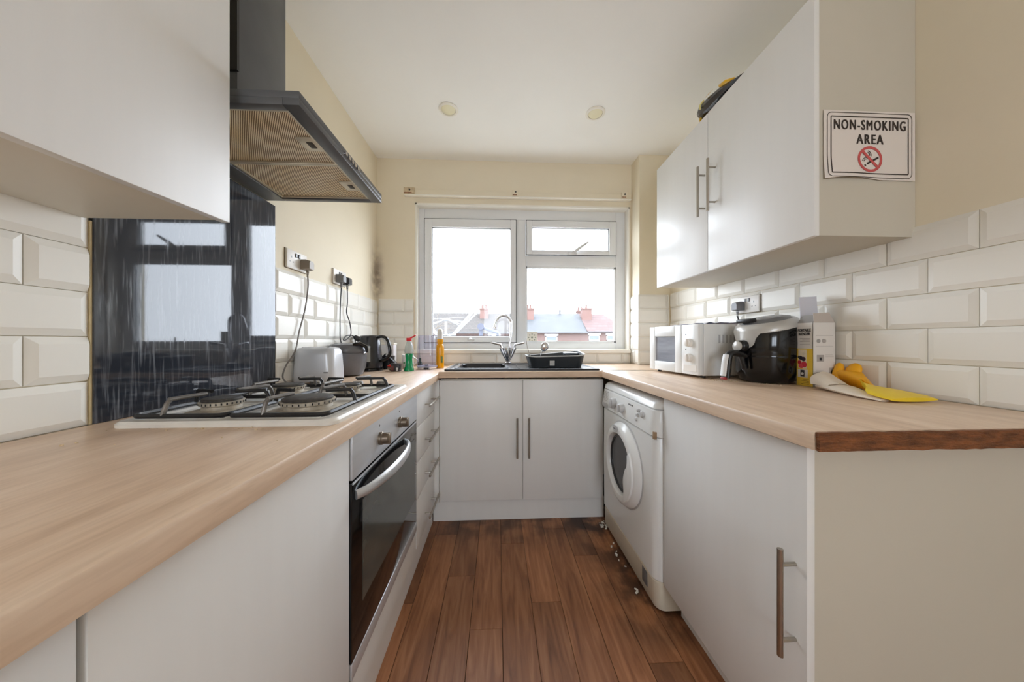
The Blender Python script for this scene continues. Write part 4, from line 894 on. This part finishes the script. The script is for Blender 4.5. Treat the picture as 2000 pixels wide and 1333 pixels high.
lettering('lettering', 'PORTABLE\nBLENDER', .0125, M_INK, bx, (bx0-.0012-1.267, by0+.033-1.170, .2155), rx, .0004, fit=(.052, .026))
b = MB()
for k in range(5): b.box(bx0-.0008, by0+.012, RZT+.165+.006*k, bx0+.0001, by1-.014-(k % 2)*.01, RZT+.167+.006*k)
b.build('small_print', M_INKL, bx)
B(bx0-.001, by0+.024, RZT+.07, bx0-.0004, by1-.008, RZT+.146).build('photo_panel', mat('pale_photo', (226, 214, 190), .5, var=.12, scale=60), bx)
for i, (y, z, r, c) in enumerate(((.034, .086, .012, (206, 58, 72)), (.045, .081, .011, (222, 76, 88)), (.052, .094, .008, (190, 40, 60)), (.036, .108, .009, (60, 44, 56)), (.047, .112, .008, (40, 36, 46)), (.054, .115, .006, (70, 66, 60)))):
    MB().lathe([(r, bx0-.0014), (.001, bx0-.0016)], by0+y, RZT+z, 12, axis='x').build('fruit_print', mat('fruit_print_%d' % i, c, .5), bx)
B(bx0-.0011, by0+.02, RZT+.034, bx0-.0004, by1-.006, RZT+.066).build('white_panel', M_CW, bx)
b = MB(); b.box(bx0-.0016, by0+.032, RZT+.038, bx0-.001, by0+.048, RZT+.064); b.build('icon', M_INK, bx)
MB().lathe([(.0055, bx0-.0019), (.001, bx0-.0021)], by0+.04, RZT+.049, 14, axis='x').build('icon_dot', M_CW, bx)
b = MB()
for k in range(4): b.box(bx0-.0009, by0+.015, RZT+.008+.006*k, bx0-.0004, by0+.045-.006*(k % 2), RZT+.0095+.006*k)
b.build('yellow_small_print', mat('brown_ink', (130, 100, 40), .7), bx)
b = MB(); yf = by0-.0006
for x, z, w_, h_ in ((.012, .2, .07, .001), (.012, .16, .07, .001), (.05, .125, .03, .001), (.05, .118, .034, .001), (.012, .07, .034, .001), (.012, .064, .03, .001), (.012, .058, .034, .001), (.012, .052, .028, .001)): b.box(bx0+x, yf, RZT+z, bx0+x+w_, by0+.0002, RZT+z+h_)
b.build('side_print', M_INKL, bx)
for x, z, w_, h_ in ((.016, .1, .028, .026), (.066, .05, .022, .026)):
    o = B(bx0+x, yf-.0003, RZT+z, bx0+x+w_, by0, RZT+z+h_).build('diagram', M_INKL, bx)
    B(bx0+x+w_*.35, yf-.0007, RZT+z+.004, bx0+x+w_*.68, yf, RZT+z+h_*.62).build('diagram_core', M_INK, o)
for x, r in ((.022, .0085), (.045, .0085)):
    MB().lathe([(r, yf-.0003), (.001, yf-.0004)], bx0+x, RZT+.18, 16, axis='y').build('diagram_dot', M_CG if x < .03 else M_INKL, bx)

# ------------------------------------------------------------------ rubber gloves
M_GLOVEW = mat('off_white_glove_lining', (226, 214, 198), .6, var=.04, scale=20, bump=.1)
M_GLOVEY = mat('yellow_rubber', (240, 206, 40), .4, var=.06, scale=12, sss=.05); M_GLOVEO = mat('deep_yellow_rubber', (240, 172, 14), .42, var=.06, scale=12, sss=.05)
def loft(secs, name, m, parent, seg=16, ang=60):
    # secs: centre, half width vector, half height vector
    b = MB(); R2 = []
    for c, u, v in secs:
        c, u, v = Vector(c), Vector(u), Vector(v); R2.append([c+u*math.cos(2*PI*k/seg)+v*math.sin(2*PI*k/seg) for k in range(seg)])
    b.rings(R2); return b.build(name, m, parent, ang=ang)
z = RZT
gw = thing('glove', 'off white inside-out rubber glove against the carton, under the yellow one', 'glove', (1.16, .98, z))
loft([((1.235, 1.105, z+.012), (.05, .01, 0), (0, 0, .011)), ((1.222, 1.06, z+.014), (.055, .008, 0), (0, 0, .0135)), ((1.195, 1.0, z+.013), (.055, .008, 0), (0, 0, .0125)), ((1.165, .93, z+.008), (.04, .008, 0), (0, 0, .0075)), ((1.143, .855, z+.004), (.02, .004, 0), (0, 0, .0035))], 'palm', M_GLOVEW, gw)
g = []
for i in range(13):
    a = PI*i/12; g.append([(1.235-(.046-.002*j)*math.cos(a)-.006*j, 1.112-.085*j/6+.005*math.sin(i*1.1), z+.018+(.044-.0055*j)*math.sin(a)**.7) for j in range(7)])
b = MB(); b.sheet(g, .002); b.build('open_cuff', M_GLOVEW, gw, ang=60)
gy = thing('glove', 'bright yellow rubber glove with fingers propped against the tiles', 'glove', (1.25, .95, z))
loft([((1.211, .838, z+.009), (.076, 0, 0), (0, 0, .006)), ((1.208, .86, z+.014), (.079, 0, 0), (0, 0, .009)), ((1.205, .90, z+.02), (.074, .01, 0), (0, 0, .010)), ((1.205, .935, z+.026), (.055, .025, .0), (0, 0, .009)), ((1.23, .975, z+.03), (.036, .035, .0), (-.004, 0, .011)), ((1.26, 1.01, z+.036), (.034, .036, 0), (-.006, 0, .014))], 'cuff', M_GLOVEY, gy)
loft([((1.25, .985, z+.024), (.03, .055, 0), (-.006, 0, .014)), ((1.282, 1.05, z+.036), (.014, .066, 0), (-.012, 0, .022)), ((1.296, 1.075, z+.055), (.007, .058, 0), (-.014, 0, .010)), ((1.304, 1.085, z+.066), (.004, .05, 0), (-.012, 0, .005))], 'palm', M_GLOVEO, gy)
for yy, h, w_, dy in ((1.116, .096, .019, .006), (1.072, .098, .027, -.006)):
    loft([((1.297, yy, z+.035), (.002, w_, 0), (-.014, 0, .002)), ((1.304, yy+dy*.2, z+.06), (.002, w_*1.04, 0), (-.014, 0, .002)), ((1.310, yy+dy*.5, z+h-.018), (.002, w_*.92, 0), (-.012, 0, .002)), ((1.313, yy+dy*.7, z+h-.005), (.001, w_*.62, 0), (-.009, 0, .001)), ((1.314, yy+dy*.8, z+h), (.001, w_*.2, 0), (-.003, 0, .001))], 'finger', M_GLOVEO, gy)

# ------------------------------------------------------------------ no smoking sign
M_PAPER = mat('laminated_white_paper', (226, 218, 212), .3, var=.015)
SX, SY, SZ = 1.184, .927, 1.718
sg = thing('sign', 'non-smoking area paper sign stuck on the right wall cupboard end', 'sign', (SX, SY, SZ))
sw, sh = .154, .1095
def curl(u, v):                                           # lower left corner lifts off the board
    return .0012+.012*max(0, -v/sh-.35)*max(0, .45-u/sw)*max(0, 1-abs(u/sw+.35))
g = [[(SX-sw+2*sw*i/20, SY-curl(-sw+2*sw*i/20, -sh+2*sh*j/14)-.0006, SZ-sh+2*sh*j/14+(.007*math.sin(PI*i/12) if j == 0 and i < 12 else 0)) for j in range(15)] for i in range(21)]
b = MB(); b.sheet([r[::-1] for r in g], .0006); b.build('paper', M_PAPER, sg, ang=60)
M_SIGNK = mat('dark_brown_black_ink', (46, 36, 32), .6); M_SIGNR = mat('faded_red_ink', (196, 84, 84), .6)
rot = (PI/2, 0, 0)
lettering('lettering', 'NON-SMOKING', .047, M_SIGNK, sg, (0, -.0035, .0645), rot, 0, fit=(.242, .031), spacing=1.25, heavy=.0015)
lettering('lettering', 'AREA', .047, M_SIGNK, sg, (0, -.0035, .0195), rot, 0, fit=(.091, .030), spacing=1.25, heavy=.0015)
def on(u, v, d=.0016): return (SX+u, SY-curl(u, v)-.0006-d, SZ+v)
def outline(w_, h_, r, t, name):
    b = MB(); A, I = [], []
    for lst, W_, H_, R_ in ((A, w_, h_, r), (I, w_-t, h_-t, max(r-t, .0005))):
        c = [(p[0], p[1]) for p in rrect(0, 0, 2*W_, 2*H_, R_, 0)]
        for p, q in zip(c, c[1:]+c[:1]):
            n = max(1, int(math.hypot(q[0]-p[0], q[1]-p[1])/.012)) if max(abs(q[0]-p[0]), abs(q[1]-p[1])) > .1 else 1
            n = 20 if n > 1 else 1
            for k in range(n): lst.append((p[0]+(q[0]-p[0])*k/n, p[1]+(q[1]-p[1])*k/n))
    va = [b.bm.verts.new(on(*p)) for p in A]; vi = [b.bm.verts.new(on(*p)) for p in I]; n = len(A)
    for i in range(n): j = (i+1) % n; b.bm.faces.new((va[i], va[j], vi[j], vi[i]))
    return b.build(name, M_SIGNK, sg, flat=True)
outline(.1435, .1035, .016, .0019, 'outer_border'); outline(.1315, .0915, .004, .003, 'inner_border')
zc_ = -.044
b = MB(); A = [(math.cos(2*PI*k/40), math.sin(2*PI*k/40)) for k in range(40)]
va = [b.bm.verts.new(on(.0415*u, zc_+.0415*v)) for u, v in A]; vi = [b.bm.verts.new(on(.0335*u, zc_+.0335*v)) for u, v in A]
for i in range(40): j = (i+1) % 40; b.bm.faces.new((va[i], va[j], vi[j], vi[i]))
b.build('red_ring', M_SIGNR, sg, flat=True)
def bar(cx, cz, L, w_, a, name, m, d=.0016):
    c, s_ = math.cos(a), math.sin(a); b = MB()
    b.bm.faces.new([b.bm.verts.new(on(cx+c*u-s_*v, zc_+cz+s_*u+c*v, d)) for u, v in ((-L/2, -w_/2), (L/2, -w_/2), (L/2, w_/2), (-L/2, w_/2))]); return b.build(name, m, sg, flat=True)
bar(.009, -.004, .044, .006, .5, 'cigarette', M_SIGNK); bar(-.0175, -.0195, .005, .006, .5, 'ember', M_SIGNK)
for r0 in (.0095, .0145):
    for cx, cz, a0 in ((-.0095, .0135, -.35), (-.0125, -.008, 1.3)):
        b = MB(); n = 9; P_ = [(cx+r0*math.cos(a0+1.75*k/n), cz+r0*math.sin(a0+1.75*k/n)) for k in range(n+1)]; Q_ = [(cx+(r0-.0022)*math.cos(a0+1.75*k/n), cz+(r0-.0022)*math.sin(a0+1.75*k/n)) for k in range(n+1)]
        V1 = [b.bm.verts.new(on(u, zc_+v)) for u, v in P_]; V2 = [b.bm.verts.new(on(u, zc_+v)) for u, v in Q_]
        for k in range(n): b.bm.faces.new((V1[k], V1[k+1], V2[k+1], V2[k]))
        b.build('smoke_line', M_SIGNK, sg, flat=True)
bar(0, 0, .07, .0085, -PI/4, 'red_slash', M_SIGNR, .002)

# ------------------------------------------------------------------ bag on the wall cupboard
bg_ = thing('shopping_bag', 'crumpled black and yellow plastic bag lying on the right wall cupboard', 'bag', (1.09, 1.42, 2.18))
M_BAG = mat('black_glossy_polythene', (34, 30, 36), .25, var=.3, scale=30); M_BAGY = mat('yellow_polythene', (226, 178, 24), .3, var=.1, scale=30)
loft([((1.09, 1.20, 2.199), (.075, 0, 0), (0, 0, .006)), ((1.085, 1.28, 2.212), (.08, .008, 0), (0, 0, .022)), ((1.08, 1.36, 2.232), (.078, .0, 0), (0, 0, .044)), ((1.078, 1.44, 2.242), (.075, .01, 0), (.0, 0, .056)), ((1.078, 1.51, 2.262), (.065, .0, 0), (0, 0, .05)), ((1.075, 1.545, 2.27), (.045, 0, 0), (0, 0, .03)), ((1.07, 1.56, 2.272), (.012, 0, 0), (0, 0, .01))], 'bag', M_BAG, bg_, seg=14, ang=20)
loft([((1.03, 1.285, 2.234), (.01, .012, .008), (-.004, 0, .006)), ((1.028, 1.33, 2.255), (.024, .022, .018), (-.008, 0, .012)), ((1.024, 1.37, 2.27), (.014, .012, .014), (-.006, 0, .008))], 'yellow_fold', M_BAGY, bg_, seg=10)
loft([((1.035, 1.50, 2.183), (.02, .006, 0), (0, 0, .003)), ((1.032, 1.51, 2.2), (.02, .016, 0), (.0, .01, .003)), ((1.034, 1.52, 2.225), (.012, .012, 0), (0, .012, .002))], 'yellow_gusset', M_BAGY, bg_, seg=10)
loft([((1.03, 1.565, 2.182), (.012, .02, 0), (0, 0, .001)), ((1.03, 1.59, 2.194), (.014, .02, 0), (0, 0, .010)), ((1.032, 1.615, 2.186), (.008, .01, 0), (0, 0, .005))], 'yellow_handle', M_BAGY, bg_, seg=10)
lettering('lettering', 'S', .05, M_BAGY, bg_, (1.016-1.09, 1.435-1.42, 2.287-2.18), (PI/4, 0, -PI/2), .003)
b = MB(); b.tube(smooth_path([(1.022, 1.478, 2.29), (1.008, 1.485, 2.27), (1.003, 1.478, 2.245)]), .004, 6); b.build('pale_print', mat('pale_yellow_print', (240, 226, 150), .4), bg_)

# ------------------------------------------------------------------ crumbs and scraps
b = MB()
for k in range(90):
    if k < 55: x, y, z = random.uniform(.96, 1.06), random.uniform(1.3, 1.5), RZT
    elif k < 70: x, y, z = random.uniform(1.08, 1.2), random.uniform(1.19, 1.24), RZT
    else: x, y, z = random.uniform(-.86, -.4), random.choice((random.uniform(.69, .72), random.uniform(.6, .72))), LZ
    s_ = random.uniform(.0006, .0018); b.box(x-s_, y-s_, z+.0001, x+s_, y+s_, z+s_*1.3)
tag(b.build('crumbs', mat('toast_crumbs', (206, 184, 150), .8, var=.3, scale=80)), 'scattered pale crumbs on the worktops by the microwave and the hob', 'crumbs', kind='stuff')
b = MB()
for k in range(26):
    x, y = random.gauss(.628, .012), random.gauss(1.80, .03)
    if k > 15: x, y = random.uniform(.6, .625), random.uniform(1.3, 1.7)
    s_ = random.uniform(.002, .009); b.box(-s_, -s_*.5, -.0012, s_, s_*.5, .0012)
    vs = list(b.bm.verts)[-8:]; bmesh.ops.transform(b.bm, verts=vs, matrix=Matrix.Translation((x, y, .004+s_*.4)) @ Matrix.Rotation(random.uniform(0, 3), 4, 'Z') @ Matrix.Rotation(random.uniform(-.6, .6), 4, 'X'))
tag(b.build('paper_scraps', mat('white_scraps', (226, 222, 212), .8)), 'torn white scraps on the floor by the washing machine foot', 'litter', kind='stuff')

# ------------------------------------------------------------------ outside
gr = struct(B(-60, 3.2, -3.1, 60, 120, -3).build('ground', mat('pale_concrete_yards', (130, 128, 120), .95, var=.3, scale=1.5)), 'gardens below the window')
M_BR = brick_mat('red_brick', (86, 66, 62), (92, 72, 68), (88, 78, 74), scale=4)
M_CHB = brick_mat('orange_brick', (92, 66, 60), (98, 72, 66), (84, 74, 70), scale=8)
M_RBR = brick_mat('brown_roof_tiles', (54, 50, 47), (62, 57, 54), (24, 23, 22), scale=1.5)
M_RSL = mat('grey_slate_roof', (56, 58, 61), .7, var=.12, scale=1.2); M_RRD = brick_mat('red_roof_tiles', (76, 58, 56), (82, 64, 62), (64, 52, 50), scale=.85)
M_FRW = mat('white_house_frame', (200, 200, 204), .5); M_PAN = mat('dark_house_pane', (70, 78, 92), .1)
def house(label, xa, xb, roof, hip, eave, wins, chims, wallm=M_BR):
    t = thing('terraced_house', label, 'house', ((xa+xb)/2, 34, -3), group='terraced houses beyond the garden')
    B(xa, 32, -3, xb, 39, eave).build('wall', wallm, t)
    b = MB(); rz_ = 4.25; xr = xb-hip
    V = [b.bm.verts.new(p) for p in ((xa, 31.7, eave), (xb+(.2 if hip else 0), 31.7, eave), (xb+(.2 if hip else 0), 39.3, eave), (xa, 39.3, eave), (xa, 35.3, rz_), (xr, 35.3, rz_))]
    for f in ((0, 1, 5, 4), (2, 3, 4, 5), (1, 2, 5), (0, 4, 3), (3, 2, 1, 0)): b.bm.faces.new([V[i] for i in f])
    b.build('roof', roof, t, flat=True)
    B(xa, 31.55, eave-.1, xb, 31.72, eave+.02).build('gutter', M_DKGREY, t)
    for x, z, w_, h_ in wins:
        f = MB(); f.box(x, 31.95, z, x+w_, 32.02, z+.08); f.box(x, 31.95, z+h_-.12, x+w_, 32.02, z+h_); f.box(x, 31.95, z, x+.09, 32.02, z+h_); f.box(x+w_-.09, 31.95, z, x+w_, 32.02, z+h_); f.box(x, 31.95, z+h_*.55, x+w_, 32.01, z+h_*.62)
        o = f.build('window', M_FRW, t); B(x+.05, 31.985, z+.05, x+w_-.05, 31.998, z+h_-.05).build('pane', M_PAN, o)
        B(x-.1, 31.9, z+h_, x+w_+.1, 32.03, z+h_+.18).build('lintel', M_FRW, t)
    for x, y, w_, zt_, n in chims:
        o = B(x-w_/2, y-.35, 2.4, x+w_/2, y+.35, zt_).build('chimney', M_CHB, t)
        MB().box(x-w_/2-.06, y-.41, zt_-.18, x+w_/2+.06, y+.41, zt_-.02).build('chimney_band', M_CHB, o)
        for i in range(n): MB().lathe([(.14, zt_), (.11, zt_+.35), (.13, zt_+.4), (.001, zt_+.4)], x+(i-(n-1)/2)*.36, y, 10).build('chimney_pot', M_CHB, o)
    return t
house('terraced house with brown tiled roof behind the washing line', -18, 2.4, M_RBR, 0, 1.95, [(-5.5, .4, 1.1, 1.25), (-.9, .4, 1.1, 1.25)], [(-1.5, 34.6, .95, 4.75, 2), (-12, 34.6, 1, 4.7, 2)])
h2 = house('terraced house with grey slate roof, middle of the view', 2.4, 9.4, M_RSL, 0, 2.0, [(5.0, .35, 1.25, 1.3), (8.6, .35, .01, .01)][:1], [(3.5, 34.4, 1.05, 4.75, 2)])
house('terraced house with red tiled hipped roof at the right end', 9.4, 13.9, M_RRD, 1.7, 2.1, [(9.6, .35, 1.15, 1.4), (11.5, .35, 1.2, 1.4)], [(10.0, 34.3, 1.1, 4.8, 1), (9.9, 36.6, .8, 4.75, 2)])
ae = thing('aerial', 'thin roof aerial on the chimney of the red roofed house', 'aerial', (9.6, 34.3, 4.85))
b = MB(); b.cyl((10.0, 34.3, 4.81), (10.0, 34.3, 6.2), .025, seg=6); b.cyl((9.7, 34.3, 6.1), (10.7, 34.3, 6.1), .02, seg=6)
for k in range(5): b.cyl((9.75+.2*k, 34.1, 6.1), (9.75+.2*k, 34.5, 6.1), .015, seg=6)
b.build('mast', M_GREYP, ae)
for (x, z) in ((7.2, 4.25),):
    v_ = thing('roof_vent', 'small vent cowl on the ridge of the grey slate roof', 'vent', (x, 35.3, z)); MB().lathe([(.12, z-.1), (.12, z+.3), (.2, z+.34), (.12, z+.46), (.001, z+.48)], x, 35.3, 10).build('cowl', M_DKGREY, v_)
# rotary clothes line
M_LINE = mat('grey_weathered_tube', (110, 110, 112), .5, .2)
cl = thing('rotary_clothes_line', 'white rotary clothes line half folded in the garden', 'clothes line', (-1.165, 7, -3))
MB().cyl((-1.165, 7, -3), (-1.165, 7, 1.57), .03, seg=10).build('pole', M_LINE, cl)
for nm, z in (('upper_hub', 1.58), ('lower_hub', 1.06)): MB().lathe([(.05, z-.03), (.09, z-.02), (.09, z+.02), (.05, z+.03)], -1.165, 7, 12).build(nm, mat('grey_hub', (120, 120, 120), .5), cl)
for (x, y, z) in ((-.37, 7.1, 1.97), (-.42, 6.5, 1.85), (-2.0, 7.3, 1.9), (-1.9, 6.4, 1.75), (-.55, 7.9, 1.8)):
    e = Vector((x, y, z)); h0 = Vector((-1.165, 7, 1.06)); m_ = h0.lerp(e, .5)
    a = MB().cyl(h0, e, .022, seg=8).build('arm', M_LINE, cl); MB().cyl((-1.165, 7, 1.58), m_, .012, seg=6).build('strut', M_LINE, a)
b = MB()
for s_ in (.7, 1.0):
    ps = [Vector((-1.165, 7, 1.06)).lerp(Vector(p), s_) for p in ((-.37, 7.1, 1.97), (-.55, 7.9, 1.8), (-2.0, 7.3, 1.9), (-1.9, 6.4, 1.75), (-.42, 6.5, 1.85))]
    b.tube(ps, .004, 4, closed=True)
tl_ = b.build('lines', M_LINE, cl)
pm = thing('garden_hoist', 'blue grey metal post with a sloping arm outside the window', 'post', (-.2, 7, -3))
M_BG = mat('blue_grey_painted_metal', (52, 55, 68), .6)
for nm, x, zt_, r in (('tall_post', -.38, 1.40, .05), ('short_post', .0, 1.25, .035)): MB().cyl((x, 7, -3), (x, 7, zt_), r, seg=10).build(nm, M_BG, pm)
MB().cyl((-.38, 6.95, 1.41), (.03, 6.95, 1.27), .035, seg=10).build('arm', M_BG, pm); MB().cyl((-.38, 6.9, 1.42), (-.38, 7.1, 1.42), .075, seg=16).build('pivot', M_BG, pm)
MB().cyl((-.17, 7, -3), (-.16, 7, 1.22), .02, seg=8).build('lever', M_BG, pm)
# bare tree at the left edge of the view
tr = thing('bare_tree', 'bare winter tree with thin twigs at the left of the window view', 'tree', (-2.5, 10, -3))
M_BARK = mat('grey_bark', (84, 76, 68), .9, var=.2, scale=8)
MB().tube([(-2.6, 10, -3), (-2.5, 10, -.5), (-2.4, 10, 1.0)], [.14, .11, .08], 8).build('trunk', M_BARK, tr)
rr = random.Random(5); b = MB()
def twig(p, d, L, r, n):
    q = p+d*L; m_ = p.lerp(q, .5)+Vector((rr.uniform(-.1, .1), rr.uniform(-.1, .1), rr.uniform(-.02, .12)))*L
    b.tube([p, m_, q], [r, r*.8, r*.5], 4)
    if n:
        for k in range(3): twig(m_.lerp(q, rr.uniform(.2, 1)), (d+Vector((rr.uniform(-.9, .9), rr.uniform(-.9, .9), rr.uniform(-.7, .5)))).normalized(), L*rr.uniform(.5, .75), r*.55, n-1)
for k in range(5): twig(Vector((-2.5, 10, .5+.15*k)), Vector((rr.uniform(-.3, 1), rr.uniform(-.8, .8), rr.uniform(.2, 1.1))).normalized(), rr.uniform(.6, 1.0), .018, 2)
b.build('branches', M_BARK, tr)['kind'] = 'stuff'
